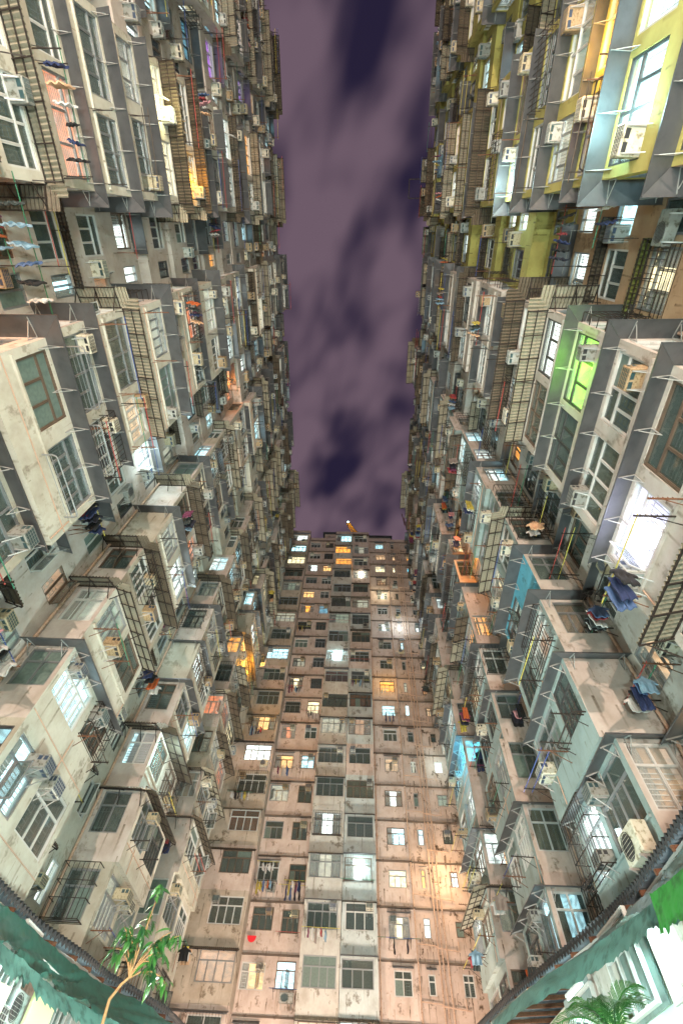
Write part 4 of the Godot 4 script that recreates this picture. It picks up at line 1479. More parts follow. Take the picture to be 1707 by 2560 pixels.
# ---------------------------------------------------------------- the market at the foot of the side blocks
# a cloth strip between two edge lines, with folds across it
func cloth_strip(a: Array, b: Array, along: int, across: int, fold: float, sag: float, seed_number: int, ragged := 0.0) -> Shape:
	var f := FastNoiseLite.new()
	f.seed = seed_number
	f.frequency = 1.0
	var line := func(pts: Array, t: float) -> Vector3:
		var x := t * (pts.size() - 1)
		var i := mini(int(x), pts.size() - 2)
		return pts[maxi(i, 0)].cubic_interpolate(pts[i + 1], pts[maxi(i - 1, 0)], pts[mini(i + 2, pts.size() - 1)], x - i)
	var rows := []
	for i in along + 1:
		var t := float(i) / along
		var p: Vector3 = line.call(a, t)
		var q: Vector3 = line.call(b, t)
		q += (q - p).normalized() * ragged * f.get_noise_1d(t * 60.0 + 7.0)
		var row := []
		for j in across + 1:
			var g := float(j) / across
			var o := p.lerp(q, g)
			o.y += -sag * sin(PI * g) * (0.6 + 0.4 * f.get_noise_1d(t * 5.0)) + fold * f.get_noise_2d(t * 9.0 + g * 2.2, g * 0.8) * (0.25 + g) + fold * 0.3 * f.get_noise_2d(t * 26.0 + g * 4.0, g * 0.6)
			o.x += fold * 0.4 * f.get_noise_2d(t * 8.0 + 40.0 + g, g)
			row.append(o)
		rows.append(row)
	# normals from the neighbours, so that the folds read as soft
	var normals := []
	for i in along + 1:
		var row := []
		for j in across + 1:
			var du: Vector3 = rows[mini(i + 1, along)][j] - rows[maxi(i - 1, 0)][j]
			var dv: Vector3 = rows[i][mini(j + 1, across)] - rows[i][maxi(j - 1, 0)]
			row.append(du.cross(dv).normalized())
		normals.append(row)
	var s := Shape.new()
	for i in along:
		for j in across:
			s.smooth_quad(rows[i][j], rows[i + 1][j], rows[i + 1][j + 1], rows[i][j + 1], normals[i][j], normals[i + 1][j], normals[i + 1][j + 1], normals[i][j + 1])
	return s


func line_at(xd: Array, y: float) -> Array:
	return xd.map(func(p): return at(p[0], p[1 + 1] if p.size() > 2 else y, p[1]))


func canopy(side: String, edge: Array, inner: float, y: float, toward: float, words: String) -> void:
	# corrugated roof sheets side by side between the outer edge and the wall
	var o := thing("corrugated_canopy", words, "canopy", Transform3D())
	var sheet_mat: Material = mat.canopy_sheet
	for i in edge.size() - 1:
		var p: Vector3 = at(edge[i][0], y, edge[i][1])
		var q: Vector3 = at(edge[i + 1][0], y, edge[i + 1][1])
		var n := maxi(1, int(round(p.distance_to(q) / 0.9)))
		for k in n:
			var a := p.lerp(q, float(k) / n)
			var b := p.lerp(q, float(k + 1) / n)
			var s := Shape.new()
			var steps := 24
			var before := []
			for j in steps + 1:
				var f := float(j) / steps
				var e := a.lerp(b, f) + Vector3(0, 0.035 * sin(f * 6.0 * TAU), 0)
				var w := Vector3(inner, e.y + 0.28, e.z)
				if j > 0:
					s.quad(before[0], e, w, before[1])
				before = [e, w]
			put("roof_sheet", s.mesh(), sheet_mat, o)
			# the rolled dark front edge of the sheet
			var g := Shape.new()
			before = []
			for j in steps + 1:
				var f := float(j) / steps
				var e := a.lerp(b, f) + Vector3(-toward * 0.03, 0.055 * sin(f * 6.0 * TAU), 0)
				if j > 0:
					g.quad(before[0] - Vector3(0, 0.07, 0), e - Vector3(0, 0.07, 0), e + Vector3(0, 0.05, 0), before[0] + Vector3(0, 0.05, 0))
					g.quad(before[0] + Vector3(0, 0.05, 0), e + Vector3(0, 0.05, 0), e + Vector3(toward * 0.14, 0.06, 0), before[0] + Vector3(toward * 0.14, 0.06, 0))
				before = [e]
			put("front_edge", g.mesh(), mat.tar, o)
			var r := Shape.new()
			r.bar(a + Vector3(toward * 0.05, -0.10, 0), Vector3(inner, a.y + 0.12, a.z), 0.06, 0.10)
			put("rafter", r.mesh(), mat.rusty, o)
		var rail := Shape.new()
		rail.bar(p + Vector3(toward * 0.12, -0.16, 0), q + Vector3(toward * 0.12, -0.16, 0), 0.06)
		put("beam", rail.mesh(), mat.bracket, o)


func market() -> void:
	mat.tar = plain(rgb(42, 46, 50), 0.5, 0.1)
	mat.canopy_sheet = plain(rgb(150, 164, 178), 0.35, 0.3, mat.metal_spots, 0.7)
	mat.tarp_green = plain(rgb(24, 92, 80), 0.5, 0.0, mat.tarp_marks, 0.35)
	mat.tarp_grey = plain(rgb(84, 104, 98), 0.55, 0.0, mat.tarp_marks, 0.35)
	mat.tarp_old = plain(rgb(70, 112, 104), 0.75, 0.0, mat.tarp_marks, 0.5)
	mat.tarp_bright = plain(rgb(34, 118, 42), 0.7, 0.0, mat.tarp_marks, 0.5)
	for m in [mat.tarp_green, mat.tarp_grey, mat.tarp_old, mat.tarp_bright]:
		m.backlight_enabled = true
		m.backlight = Color(0.22, 0.22, 0.22)
	# roofs of the market, from the open end of the courtyard to the pink block
	var l_edge := [[-7.7, 2.0], [-7.75, 8.0], [-7.77, 12.3], [-7.72, 14.5], [-7.26, 16.6], [-7.03, 18.4], [-5.98, 22.0], [-5.6, 27.0], [-5.6, 32.0]]
	var r_edge := [[5.85, 2.0], [5.85, 8.8], [5.98, 11.8], [5.84, 13.4], [5.52, 15.6], [4.87, 19.5], [4.4, 24.0], [4.3, 30.0]]
	canopy("l", l_edge, -10.2, 5.6, -1.0, "rusty corrugated market canopy above the torn green tarpaulin")
	canopy("r", r_edge, 8.0, 5.9, 1.0, "black edged corrugated canopy above the long grey tarpaulin")
	# tarpaulins slung below them
	var lt := line_at([[-7.5, 4.0], [-7.5, 9.0], [-7.49, 12.1], [-7.33, 13.6], [-7.16, 16.1], [-6.75, 17.9], [-5.82, 20.6], [-5.3, 25.0]], 5.3)
	var lf := line_at([[-6.5, 4.0], [-6.5, 8.6], [-6.47, 11.2], [-6.4, 12.3], [-6.37, 13.8], [-6.1, 15.2], [-5.4, 17.8], [-4.9, 22.0]], 4.4)
	var lv := line_at([[-6.3, 4.0], [-6.3, 8.6], [-6.23, 11.1], [-6.3, 12.3], [-6.1, 13.9], [-5.9, 15.2], [-5.3, 17.8], [-4.8, 22.0]], 4.08)
	var o := thing("green_tarpaulin", "torn green tarpaulin slung below the canopy by the mango branch", "tarpaulin")
	put("tarp_sheet", cloth_strip(lt, lf, 160, 12, 0.16, 0.16, 4).mesh(), mat.tarp_green, o)
	put("valance", cloth_strip(lf, lv, 160, 4, 0.07, 0.0, 5, 0.16).mesh(), mat.tarp_old, o)
	var rt := line_at([[5.6, 2.0], [5.65, 6.0], [5.68, 9.0], [5.73, 10.4], [5.66, 11.6], [5.43, 13.9], [4.55, 18.3], [4.0, 24.0]], 5.5)
	var rf := line_at([[5.2, 2.0], [5.2, 5.8], [5.15, 8.4], [5.0, 9.3], [4.85, 10.2], [4.55, 11.7], [3.9, 14.6], [3.4, 20.0]], 4.85)
	var rv := line_at([[4.9, 2.0], [4.9, 5.6], [4.86, 8.5], [4.71, 8.9], [4.54, 9.8], [4.28, 11.2], [3.6, 13.7], [3.2, 19.0]], 4.4)
	o = thing("grey_tarpaulin", "long grey tarpaulin slung below the black edged canopy", "tarpaulin")
	put("tarp_sheet", cloth_strip(rt, rf, 160, 12, 0.12, 0.12, 6).mesh(), mat.tarp_grey, o)
	put("valance", cloth_strip(rf, rv, 160, 4, 0.06, 0.0, 7, 0.14).mesh(), mat.tarp_old, o)
	var b0 := line_at([[4.95, 7.2], [4.9, 7.9], [4.85, 8.5], [4.75, 9.0]], 4.8)
	var b1 := line_at([[4.7, 7.1], [4.66, 7.8], [4.6, 8.4], [4.55, 8.8]], 4.25)
	var br := put("green_sheet", cloth_strip(b0, b1, 40, 6, 0.05, 0.0, 9, 0.08).mesh(), mat.tarp_bright)
	tag(br, "bright green plastic sheet tied over the end of the grey tarpaulin", "plastic sheet")
	# what hangs on the shop walls under the canopies: units, boards, ducts
	stalls(-1.0, -8.15, 5.0, 26.0)
	stalls(1.0, 6.05, 3.0, 28.0)
	shop_wall(-1.0, -8.05, 6.0, 24.0)
	shop_wall(1.0, 5.95, 4.0, 26.0)
	# fluorescent tubes under the canopies
	for e in [[-6.9, 4.75, 10.5], [-6.9, 4.75, 14.5], [-6.7, 4.75, 18.5], [5.45, 5.0, 7.5], [5.4, 5.0, 11.5], [5.2, 5.0, 15.0], [4.9, 5.0, 19.0]]:
		var t := thing("fluorescent_tube", "white fluorescent tube hung under the %s canopy" % ("rusty" if e[0] < 0 else "black edged"), "lamp", Transform3D(Basis(), at(e[0], e[1], e[2])), "tubes under the %s canopy" % ("rusty" if e[0] < 0 else "black edged"))
		var s := Shape.new()
		s.tube([Vector3(0, 0, -0.6), Vector3(0, 0, 0.6)], 0.02, 8)
		put("tube_glass", s.mesh(), tube_material(), t)
		var h := Shape.new()
		h.box(Vector3(-0.05, 0.03, -0.62), Vector3(0.05, 0.08, 0.62))
		put("housing", h.mesh(), mat.frames["white"], t)
		var l := AreaLight3D.new()
		l.name = "tube_light"
		l.transform = Transform3D(Basis(Vector3.RIGHT, -PI / 2), Vector3(0, -0.03, 0))
		l.area_size = Vector2(0.06, 1.2)
		l.light_color = Color(0.80, 1.0, 1.0)
		l.light_energy = 2.6
		l.area_range = 40.0
		l.shadow_enabled = true
		t.add_child(l)
	# the painted sign with red brush lettering at the foot of the cream block
	var sign := thing("shop_sign", "pale yellow sign board with red brush lettering", "sign", Transform3D(Basis(Vector3.UP, PI / 2 - 0.25), at(-6.3, 3.55, 10.7)))
	var board := Shape.new()
	board.soft_box(Vector3(-0.9, -0.5, -0.03), Vector3(0.9, 0.35, 0.03), 0.01)
	put("board", board.mesh(), plain(rgb(226, 220, 180), 0.6), sign)
	var text := TextMesh.new()
	text.text = "RM"
	var font := SystemFont.new()
	font.font_names = PackedStringArray(["Droid Serif"])
	text.font = font
	text.font_size = 64
	text.pixel_size = 0.006
	text.depth = 0.01
	put("lettering", text, plain(rgb(200, 40, 36), 0.6), sign, Transform3D(Basis(Vector3.BACK, -PI / 2), Vector3(0.2, -0.05, 0.036)))


func tube_material() -> Material:
	if not store.has("tube material"):
		var m := plain(Color(0.9, 0.9, 0.9), 0.4)
		m.emission_enabled = true
		m.emission = Color(0.85, 1.0, 1.0)
		m.emission_energy_multiplier = 4.0
		store["tube material"] = m
	return store["tube material"]


# stall fronts under the canopies, one board-clad box beside the next
func stalls(toward: float, x: float, d0: float, d1: float) -> void:
	var words := "under the rusty canopy" if toward < 0 else "under the black edged canopy"
	var paints := [["white", mat.walls["white"]], ["pale blue", mat.walls["pale_blue"]], ["cream", mat.walls["cream"]], ["pale green", plain(rgb(176, 206, 190), 0.6)]]
	var d := d0
	var i := 0
	while d < d1:
		var w := rng.randf_range(2.2, 3.2)
		var o := thing("market_stall", "%s market stall front %s, %s from the street" % [paints[i % 4][0], words, ordinal(i)], "stall", Transform3D(Basis(Vector3.UP, PI / 2 if toward < 0 else -PI / 2), at(x, 0, d + w / 2)))
		boxed("front_panel", o, Vector3(-w / 2 + 0.02, 2.4, -1.0), Vector3(w / 2 - 0.02, (5.62 if toward > 0 else 5.3) + rng.randf_range(-0.12, 0.05), 0), paints[i % 4][1])
		boxed("shutter", o, Vector3(-w / 2 + 0.1, 0, -0.3), Vector3(w / 2 - 0.1, 2.395, -0.2), mat.sheet_metal)
		boxed("post", o, Vector3(-w / 2 - 0.03, 0, -0.05), Vector3(-w / 2 + 0.03, 5.2, 0.08), mat.frames["white"])
		d += w
		i += 1


func shop_wall(toward: float, x: float, d0: float, d1: float) -> void:
	var words := "under the rusty canopy" if toward < 0 else "under the black edged canopy"
	var d := d0
	var i := 0
	var turn := Basis(Vector3.UP, PI / 2 if toward < 0 else -PI / 2)
	var boards := [plain(rgb(60, 130, 170), 0.5), plain(rgb(220, 226, 226), 0.5), plain(rgb(206, 210, 150), 0.6), plain(rgb(190, 214, 216), 0.5), plain(rgb(60, 90, 170), 0.5)]
	while d < d1:
		var w := rng.randf_range(0.9, 1.7)
		var y := rng.randf_range(3.0, 4.4)
		var t := Transform3D(turn, at(x - toward * rng.randf_range(0.05, 0.5), y, d + w / 2))
		match i % 4:
			0:
				var o := thing("shop_window", "white framed shop window %s, %s from the street" % [words, ordinal(i / 4)], "window", t)
				o.set_meta("kind", "thing")
				put("frame", mesh_of(frame_shape(snappedf(w, 0.1), 1.4, 3, true)), mat.frames["white"], o)
				put("pane", mesh_of(backing_shape(snappedf(w, 0.1), 1.4)), mat.frosted, o)
			1, 3:
				var o := thing("outdoor_unit" if i % 4 == 1 else "air_conditioner", "%s %s, %s from the street" % ["ivory outdoor unit" if i % 4 == 1 else "grey-white air conditioner", words, ordinal(i / 4)], "air conditioner", t, "units %s" % words)
				var pieces := conditioner_pieces(2 if i % 4 == 1 else 0)
				for k in 4: put(pieces[k][0], mesh_of(pieces[k][1]), [mat.casings[2], mat.vents[1], mat.bracket, mat.bracket][k], o)
			2:
				var o := thing("sign_board", "%s blank board fixed %s, %s from the street" % [["blue", "white", "pale yellow", "pale blue", "deep blue"][(i / 4) % 5], words, ordinal(i / 4)], "board", t)
				var s := Shape.new()
				s.soft_box(Vector3(-w / 2, 0, 0), Vector3(w / 2, rng.randf_range(0.6, 1.1), 0.08), 0.01)
				put("board", s.mesh(), boards[(i / 4) % 5], o)
				var fr := Shape.new()
				fr.bar(Vector3(-w / 2, -0.03, 0.06), Vector3(w / 2, -0.03, 0.06), 0.05)
				put("frame", fr.mesh(), mat.frames["white"], o)
		d += w * 0.75
		i += 1


# laundry and racks that stand out in the photograph
func chosen_laundry() -> void:
	var cream: Transform3D = block_nodes["cream"].transform
	var painted: Transform3D = block_nodes["painted"].transform
	var pink: Transform3D = block_nodes["pink"].transform
	var level := func(k: int, h: float) -> float: return BASE + k * STOREY + h
	var place := func(b: Transform3D, u: float, y: float, w: float) -> Transform3D: return b * Transform3D(Basis(), Vector3(u, y, w))
	var green := plain(rgb(28, 92, 62), 0.35)
	# [kind, colour]: kinds shirt, trousers, towel, small garment
	drying_poles(place.call(cream, 0.4, level.call(3, 0.9), -BAY), -1.5, 1.6, 1.7, 1, 0, "fourth storey, recess with long green rail, cream side", false, [[0, 7], [0, 4], [2, 4], [0, 10], [1, 3], [0, 2]], green)
	drying_poles(place.call(cream, -2.8, level.call(4, 0.75), 0.0), -1.4, 1.4, 0.8, 1, 0, "fifth storey, orange lit bay with green rail, cream side", false, [[0, 1], [2, 8], [0, 2], [3, 3], [3, 1], [0, 3]], green)
	drying_poles(place.call(cream, 1.1, level.call(2, 0.9), -BAY), -0.8, 0.8, 1.3, 1, 0, "third storey, amber recess, cream side", true, [[0, 10], [2, 12], [0, 9], [1, 1]])
	drying_poles(place.call(cream, 8.5, level.call(3, 0.8), -BAY), -0.9, 0.9, 1.2, 2, 0, "fourth storey, recess between corrugated awnings, cream side", true, [[1, 0], [0, 3], [1, 1], [0, 0], [1, 3], [0, 1]])
	drying_poles(place.call(cream, 9.4, level.call(1, 0.8), -BAY), -0.9, 0.9, 1.2, 2, 0, "second storey, frosted recess window, cream side", true, [[2, 6], [0, 2], [3, 3], [0, 2]])
	drying_poles(place.call(cream, 17.6, level.call(3, 0.9), -BAY), -1.0, 1.0, 1.4, 2, 0, "fourth storey, recess with orange towel, cream side", true, [[0, 1], [0, 3], [2, 9], [0, 2]])
	drying_poles(place.call(cream, 26.0, level.call(2, 0.9), 0.0 - BAY), -1.0, 1.0, 1.4, 2, 0, "third storey, recess with crowded line, cream side", true, [[0, 11], [1, 3], [0, 5], [0, 0], [1, 1]])
	drying_poles(place.call(painted, -0.2, level.call(5, 0.9), -BAY), -0.9, 0.9, 1.3, 2, 0, "sixth storey, recess beside white windows, painted side", true, [[0, 0], [0, 3], [0, 1], [3, 5], [0, 7], [0, 3]])
	drying_poles(place.call(painted, 0.6, level.call(4, 0.9), -BAY), -0.8, 0.8, 1.2, 1, 0, "fifth storey, recess with yellow towel, painted side", true, [[1, 1], [0, 2], [2, 12]])
	drying_poles(place.call(painted, -24.6, level.call(0, 0.85), 0.0), -0.8, 0.8, 0.8, 1, 0, "first storey, bay above the canopy, painted side", true, [[0, 13], [1, 10]])
	drying_poles(place.call(painted, -24.0, level.call(1, 0.85), 0.0), -0.8, 0.8, 0.9, 1, 0, "second storey, bay end, painted side", true, [[0, 2], [0, 11]])
	drying_poles(place.call(pink, -6.1, level.call(3, 2.1), 0.0), -0.6, 0.6, 0.4, 1, 0, "fourth storey, dark paired window, pink end block", false, [[0, 2], [0, 2], [0, 2], [3, 2]])
	drying_poles(place.call(pink, -4.1, level.call(3, 0.75), 0.0), -0.8, 0.8, 0.4, 1, 0, "fourth storey, under the second paired window, pink end", false, [[1, 1], [1, 10], [1, 0], [1, 3]])
	drying_poles(place.call(pink, 3.4, level.call(2, 0.9), 0.0), -1.4, 1.2, 0.4, 1, 0, "third storey, cream lit window, pink end block", false, [[1, 3], [1, 0]], green)
	drying_poles(place.call(pink, -9.0, level.call(5, 0.95), 1.0), -0.9, 0.9, 0.6, 2, 0, "sixth storey, bay beside the cream block, pink end", false, [[0, 2], [0, 3], [0, 0], [0, 4], [0, 12], [0, 2]])
	drying_poles(place.call(pink, 3.4, level.call(8, 0.95), 0.0), -0.7, 0.7, 0.4, 1, 0, "ninth storey, cool lit window, pink end block", false, [[2, 1], [2, 10], [2, 1]])
	drying_poles(place.call(pink, -6.1, level.call(6, 1.0), 0.0), -0.8, 0.8, 0.3, 1, 0, "seventh storey, warm paired window, pink end block", false, [[2, 13], [2, 2], [2, 10]])
	for e in [["cream", 3.8, 3, 0.85, 0.0, 1.9, 0.75, "brown boarded window, cream side"], ["cream", 6.1, 2, 0.85, 0.0, 2.0, 0.8, "open casement above the second storey, cream side"], ["cream", 6.2, 3, 0.85, 0.0, 1.8, 0.6, "purple curtained window, cream side"], ["cream", 8.6, 1, 1.0, -BAY, 1.7, 1.0, "recess with potted plant, cream side"], ["painted", 2.5, 4, 0.9, 0.0, 2.0, 0.55, "orange lit yellow bay, painted side"], ["painted", -12.4, 1, 0.8, 0.0, 1.8, 0.8, "second storey pale blue bay, painted side"], ["painted", -9.2, 2, 0.9, -BAY, 1.5, 0.9, "third storey white recess, painted side"], ["painted", -24.9, 0, 0.95, -0.5, 1.2, 0.8, "first storey bay end above the canopy, painted side"]]:
		tube_rack(place.call(block_nodes[e[0]].transform, e[1], level.call(e[2], e[3]), e[4]), e[5], e[6], e[7], mat.frames["silver"] if e[0] == "cream" else mat.iron)
	# a large outdoor unit on a steel bracket over the black edged canopy
	var unit := thing("outdoor_unit", "large ivory outdoor unit on steel bracket above the black edged canopy", "air conditioner", place.call(painted, -12.2, level.call(0, 0.25), 0.0) * Transform3D(Basis().scaled(Vector3.ONE * 1.2), Vector3.ZERO))
	var pieces := conditioner_pieces(2)
	for k in 4: put(pieces[k][0], mesh_of(pieces[k][1]), [mat.casings[0], mat.vents[1], mat.bracket, mat.bracket][k], unit)
	# a blue planter with a trailing plant in the recess rack of the cream block
	var pot := thing("planter", "blue plastic planter with a trailing plant in a tube rack", "planter", place.call(cream, 8.3, level.call(1, 1.02), -BAY + 0.6))
	var box := Shape.new()
	box.hexa([Vector3(-0.22, 0, -0.1), Vector3(0.22, 0, -0.1), Vector3(0.22, 0, 0.1), Vector3(-0.22, 0, 0.1), Vector3(-0.27, 0.2, -0.14), Vector3(0.27, 0.2, -0.14), Vector3(0.27, 0.2, 0.14), Vector3(-0.27, 0.2, 0.14)])
	put("tub", box.mesh(), plain(rgb(40, 120, 200), 0.4), pot)
	var lf := leaf_shape(0.12, 0.05, 0.6)
	for k in 26:
		put("leaf", mesh_of(lf), plain(rgb(50, 90, 40), 0.5) if k == 0 else pot.get_child(1).material_override, pot, Transform3D(Basis(Vector3.UP, rng.randf() * TAU) * Basis(Vector3.RIGHT, rng.randf_range(-0.8, 1.2)), Vector3(rng.randf_range(0.0, 0.3), 0.2 + rng.randf_range(-0.35, 0.25), rng.randf_range(-0.1, 0.25))))
	# red half-round cloth pegged below a window of the pink block
	var disc := Shape.new()
	for k in 10:
		var a := PI + PI * k / 10.0
		var b := PI + PI * (k + 1) / 10.0
		disc.tri(Vector3(0, 0, 0.03), Vector3(0.3 * cos(a), 0.34 * sin(a), 0.05), Vector3(0.3 * cos(b), 0.34 * sin(b), 0.05))
		disc.tri(Vector3(0, 0, 0.0), Vector3(0.3 * cos(b), 0.34 * sin(b), 0.02), Vector3(0.3 * cos(a), 0.34 * sin(a), 0.02))
		disc.quad(Vector3(0.3 * cos(a), 0.34 * sin(a), 0.02), Vector3(0.3 * cos(b), 0.34 * sin(b), 0.02), Vector3(0.3 * cos(b), 0.34 * sin(b), 0.05), Vector3(0.3 * cos(a), 0.34 * sin(a), 0.05))
	tag(put("red_cloth", disc.mesh(), plain(rgb(200, 30, 44), 0.8), self, place.call(pink, -6.5, level.call(2, 0.7), 0.25)), "small red half round cloth hung below a window of the pink block", "cloth")


# ---------------------------------------------------------------- roofs and the crane
func rooftops() -> void:
	var y := BASE + STOREYS * STOREY
	var sheds := [["roof_shed", "dark roofed shed on top of the pink block's central bays", -5.0, 1.6, 0.2, 1.6], ["roof_shed", "low lean-to shed on the pink block's roof beside the pipes", 1.8, 5.2, 0.0, 0.9]]
	for e in sheds:
		var o := thing(e[0], e[1], "shed", Transform3D(Basis(), at(0, y + 0.755, 40.4)))
		boxed("wall", o, Vector3(e[2], 0, -4), Vector3(e[3], e[5], 0), mat.walls["rose"])
		boxed("roof", o, Vector3(e[2] - 0.3, e[5] + 0.002, -4.2), Vector3(e[3] + 0.2, e[5] + 0.14, 0.35), mat.tar)
		for k in 3:
			var x: float = lerpf(e[2], e[3], (k + 0.5) / 3.0)
			var w := put("window", mesh_of(frame_shape(1.0, 0.7, 2, false)), mat.frames["silver"], o, Transform3D(Basis(), Vector3(x, 0.12, 0.12)))
			put("pane", mesh_of(backing_shape(1.0, 0.7)), mat.lights["dim"] if k != 1 else mat.frosted, w, Transform3D(Basis(), Vector3(0, 0, 0.11)))
	# tower crane behind the pink block
	var yellow := plain(rgb(214, 150, 30), 0.5, 0.1, mat.rust, 0.3)
	var crane := thing("tower_crane", "yellow lattice jib of a crane rising behind the pink block", "crane", Transform3D(Basis(), at(2.2, 0, 60)))
	var mast := Shape.new()
	for c in [[-0.7, -0.7], [0.7, -0.7], [0.7, 0.7], [-0.7, 0.7]]:
		mast.bar(Vector3(c[0], 0, c[1]), Vector3(c[0], 82, c[1]), 0.16)
	for k in 40:
		var h := k * 2.0
		mast.bar(Vector3(-0.7, h, 0.7), Vector3(0.7, h + 2.0, 0.7), 0.09)
		mast.bar(Vector3(0.7, h, 0.7), Vector3(0.7, h + 2.0, -0.7), 0.09)
	put("mast", mast.mesh(), yellow, crane)
	var jib := Shape.new()
	var foot := Vector3(0.3, 83.5, 0)
	var tip := Vector3(-4.4, 94.5, 0)
	var along := (tip - foot).normalized()
	var side := along.cross(Vector3.BACK).normalized()
	for c in [[-0.5, -0.4], [0.5, -0.4], [0.0, 0.5]]:
		jib.bar(foot + side * c[0] * 1.6 + Vector3.BACK * c[1], tip + side * c[0] * 0.7 + Vector3.BACK * c[1] * 0.5, 0.22)
	for k in 10:
		var a := foot.lerp(tip, k / 10.0)
		var b := foot.lerp(tip, (k + 1) / 10.0)
		var s := lerpf(1.2, 0.4, k / 10.0) * 0.5
		jib.bar(a + side * s, b - side * s, 0.2)
		jib.bar(a - side * s, b + side * s, 0.2)
	put("jib", jib.mesh(), yellow, crane)
	var bulb := Shape.new()
	bulb.soft_box(tip + Vector3(-0.15, -0.9, 0.6), tip + Vector3(0.15, -0.6, 0.9), 0.04)
	put("work_lamp", bulb.mesh(), tube_material(), crane)
	for e in [[0.12, 3.0], [0.75, 3.0]]:  # fill lights added along the jib; only the tip has a lamp body
		var l := OmniLight3D.new()
		l.name = "jib_fill_light"
		l.position = tip.lerp(foot, e[0]) + Vector3(-0.5, -1.0, 2.2)
		l.light_color = Color(1.0, 0.93, 0.8)
		l.light_energy = e[1]
		l.light_size = 0.2
		l.shadow_enabled = true
		crane.add_child(l, true)
	var cab := Shape.new()
	cab.soft_box(Vector3(-1.0, 80.5, -0.9), Vector3(1.2, 82.6, 0.9), 0.1)
	put("cab", cab.mesh(), yellow, crane)
	var rope := Shape.new()
	rope.tube([tip, tip + Vector3(0, -16, 0)], 0.05, 5)
	rope.tube([tip, Vector3(2.0, 84, 0)], 0.05, 5)
	put("hoist_rope", rope.mesh(), mat.iron, crane)
	# bamboo scaffold poles on the painted block's far roof corner
	for k in 4:
		var s := Shape.new()
		s.tube([at(7.1 + k * 0.25, y + 0.9, 37.5 + k * 0.4), at(6.9 + k * 0.3, y + 4.0 - k * 0.5, 37.4 + k * 0.4)], 0.06, 6)
		tag(put("bamboo_pole", s.mesh(), mat.rusty), "upright bamboo pole on the painted block's roof by the pink block", "bamboo pole", "bamboo poles on the roof")
	# an empty steel frame that juts out over the painted block's roof edge
	var fr := Shape.new()
	fr.bar(Vector3(0, 0, 0), Vector3(0, 0, 2.0), 0.08)
	fr.bar(Vector3(1.6, 0, 0), Vector3(1.6, 0, 2.0), 0.08)
	fr.bar(Vector3(0, 0, 2.0), Vector3(1.6, 0, 2.0), 0.08)
	var f := put("roof_frame", fr.mesh(), mat.iron, self, block_nodes["painted"].transform * Transform3D(Basis(), Vector3(3.0, y + 0.5, 0)))
	tag(f, "thin black steel frame jutting out from the painted block's roof edge", "frame")


# ---------------------------------------------------------------- plants
func leaf_shape(length: float, width: float, droop: float) -> Shape:
	var s := Shape.new()
	var n := 7
	var before := []
	for i in n + 1:
		var f := float(i) / n
		var w := width * sin(PI * pow(f, 0.8)) * 0.5
		var c := Vector3(0, -droop * f * f * length, length * f * (1.0 - 0.25 * droop * f))
		var e := [c + Vector3(-w, 0.25 * w, 0), c, c + Vector3(w, 0.25 * w, 0)]
		if i > 0:
			for j in 2: s.quad(before[j], before[j + 1], e[j + 1], e[j])
		before = e
	return s


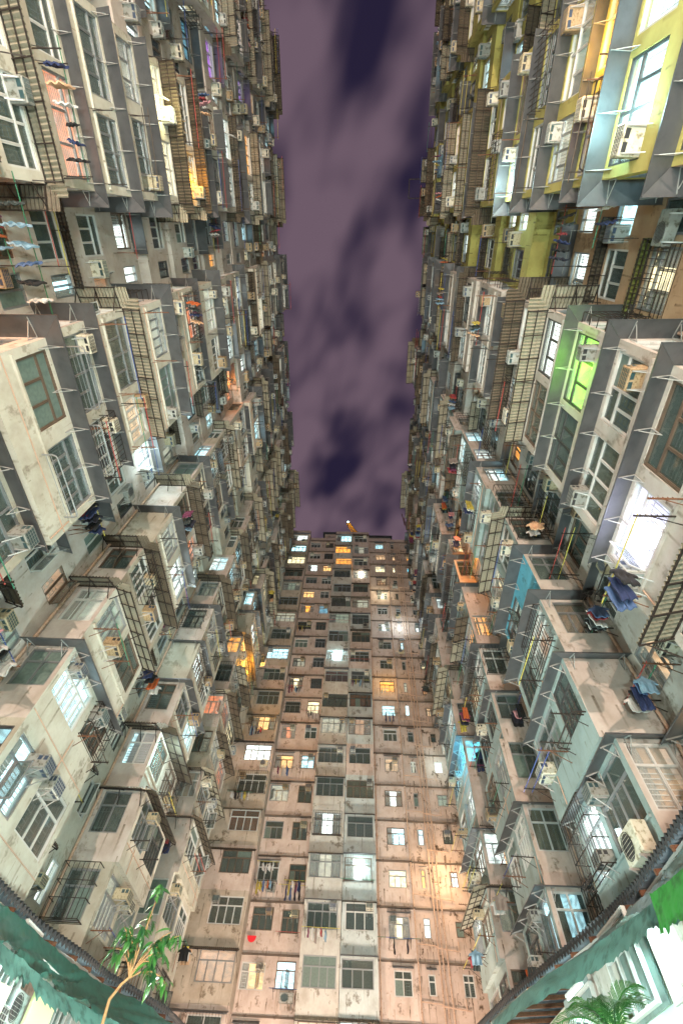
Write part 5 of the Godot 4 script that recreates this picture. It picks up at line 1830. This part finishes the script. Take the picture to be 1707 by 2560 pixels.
func plants() -> void:
	var leaf_mats := [plain(rgb(26, 74, 34), 0.35), plain(rgb(38, 92, 40), 0.35), plain(rgb(20, 60, 36), 0.35), plain(rgb(70, 120, 52), 0.4)]
	for m in leaf_mats:
		m.backlight_enabled = true
		m.backlight = Color(0.3, 0.4, 0.2)
	var leaves := [leaf_shape(0.22, 0.062, 0.35), leaf_shape(0.17, 0.052, 0.2), leaf_shape(0.25, 0.066, 0.5)]
	var tree := thing("mango_tree", "slim leafy mango branch rising in front of the green tarpaulin", "tree")
	var bark := plain(rgb(150, 122, 84), 0.8, 0.0, mat.rust, 2.0)
	var trunk := Shape.new()
	trunk.tube([at(-2.5, 0, 6.5), at(-2.44, 1.6, 6.5), at(-2.37, 2.68, 6.5), at(-2.37, 2.84, 6.47), at(-2.30, 2.95, 6.47), at(-2.23, 3.02, 6.48)], 0.020, 8, 0.012)
	put("trunk", trunk.mesh(), bark, tree)
	var fork := at(-2.24, 3.0, 6.47)
	for e in [[-2.14, 3.72, 6.3, 11], [-2.17, 3.5, 6.38, 12], [-2.22, 3.38, 6.35, 12], [-2.42, 3.36, 6.34, 12], [-2.34, 3.32, 6.30, 12], [-2.46, 3.18, 6.34, 12], [-2.28, 3.22, 6.44, 10], [-1.94, 3.38, 6.5, 13], [-1.84, 3.36, 6.52, 12], [-2.02, 3.30, 6.48, 12], [-1.96, 3.2, 6.5, 12], [-2.05, 3.10, 6.5, 11], [-1.95, 2.96, 6.56, 9], [-1.86, 2.98, 6.6, 9]]:
		var tip := at(e[0], e[1], e[2])
		var mid := fork.lerp(tip, 0.5) + Vector3(rng.randf_range(-0.03, 0.03), 0.07, rng.randf_range(-0.03, 0.05))
		var twig := Shape.new()
		twig.tube([fork, fork.lerp(mid, 0.5) + Vector3(0, 0.02, 0), mid, mid.lerp(tip, 0.5) + Vector3(0, 0.02, 0), tip], 0.009, 6, 0.003)
		put("branch", twig.mesh(), bark, tree)
		for k in e[3]:
			var yaw := rng.randf() * TAU
			var pitch := rng.randf_range(0.0, 1.1)
			var size := rng.randf_range(0.5, 0.85)
			var b := Basis(Vector3.UP, yaw) * Basis(Vector3.RIGHT, pitch) * Basis(Vector3.BACK, rng.randf_range(-0.7, 0.7))
			var along := pow(rng.randf(), 0.7)
			put("leaf", mesh_of(leaves[rng.randi() % 3]), leaf_mats[rng.randi() % 3], tree, Transform3D(b.scaled(Vector3.ONE * size), mid.lerp(tip, along) + Vector3(rng.randf_range(-0.02, 0.02), rng.randf_range(-0.02, 0.03), rng.randf_range(-0.02, 0.02))))
	# a second young shoot at the foot of the frame
	var shoot := thing("mango_sapling", "pale green sapling tip just above the tarpaulin's far end", "sapling")
	var stem := Shape.new()
	var tips := [at(-1.62, 2.72, 6.7), at(-1.78, 2.70, 6.7), at(-1.5, 2.66, 6.75)]
	for t in tips: stem.tube([at(-1.7, 0, 6.8), at(-1.68, 2.2, 6.75), t], 0.012, 6, 0.006)
	put("trunk", stem.mesh(), bark, shoot)
	for t in tips:
		for k in 10:
			put("leaf", mesh_of(leaves[rng.randi() % 3]), leaf_mats[1 + 2 * (rng.randi() % 2)], shoot, Transform3D((Basis(Vector3.UP, TAU * k / 10 + rng.randf()) * Basis(Vector3.RIGHT, rng.randf_range(-0.3, 0.7))).scaled(Vector3.ONE * 0.65), t))
	# palm in front of the shops below the painted block
	var palm := thing("areca_palm", "feathery palm in front of the shops under the black edged canopy", "palm")
	var foot := at(2.75, 0, 7.0)
	var stalk := Shape.new()
	stalk.tube([foot, foot + Vector3(0.02, 1.1, 0), foot + Vector3(-0.02, 2.85, 0)], 0.05, 8, 0.035)
	put("trunk", stalk.mesh(), leaf_mats[3], palm)
	for k in 7:
		var yaw := TAU * k / 7.0 + rng.randf_range(-0.25, 0.25)
		var lean := rng.randf_range(0.25, 0.85)
		var length := rng.randf_range(0.6, 0.9)
		var out := Vector3(sin(yaw), 0, cos(yaw))
		var path := []
		for i in 9:
			var f := i / 8.0
			path.append(Vector3(0, 0, 0) + out * (length * lean * f * (0.6 + 0.5 * f)) + Vector3.UP * length * (f * 1.0 - 0.55 * f * f * (0.6 + lean)))
		var fr := Shape.new()
		fr.tube(path, 0.012, 5, 0.004)
		for i in 26:
			var f := 0.15 + 0.85 * i / 26.0
			var x := f * 8.0
			var j := mini(int(x), 7)
			var p: Vector3 = path[j].lerp(path[j + 1], x - j)
			var tan_: Vector3 = (path[j + 1] - path[j]).normalized()
			var across := tan_.cross(Vector3.UP).normalized()
			for s in [-1.0, 1.0]:
				var dir: Vector3 = (across * s + tan_ * 0.7 + Vector3.UP * 0.25).normalized()
				var ll := 0.26 * sin(PI * clampf(f * 0.9 + 0.08, 0, 1)) + 0.06
				var q: Vector3 = p + dir * ll * 0.55
				var r: Vector3 = p + dir * ll + Vector3.DOWN * 0.10 * ll / 0.3
				var wv := tan_ * 0.0065
				fr.quad(p - wv, p + wv, q + wv, q - wv)
				fr.tri(q - wv, q + wv, r)
		put("frond", fr.mesh(), leaf_mats[k % 2], palm, Transform3D(Basis(), foot + Vector3(-0.02, 2.8, 0)))
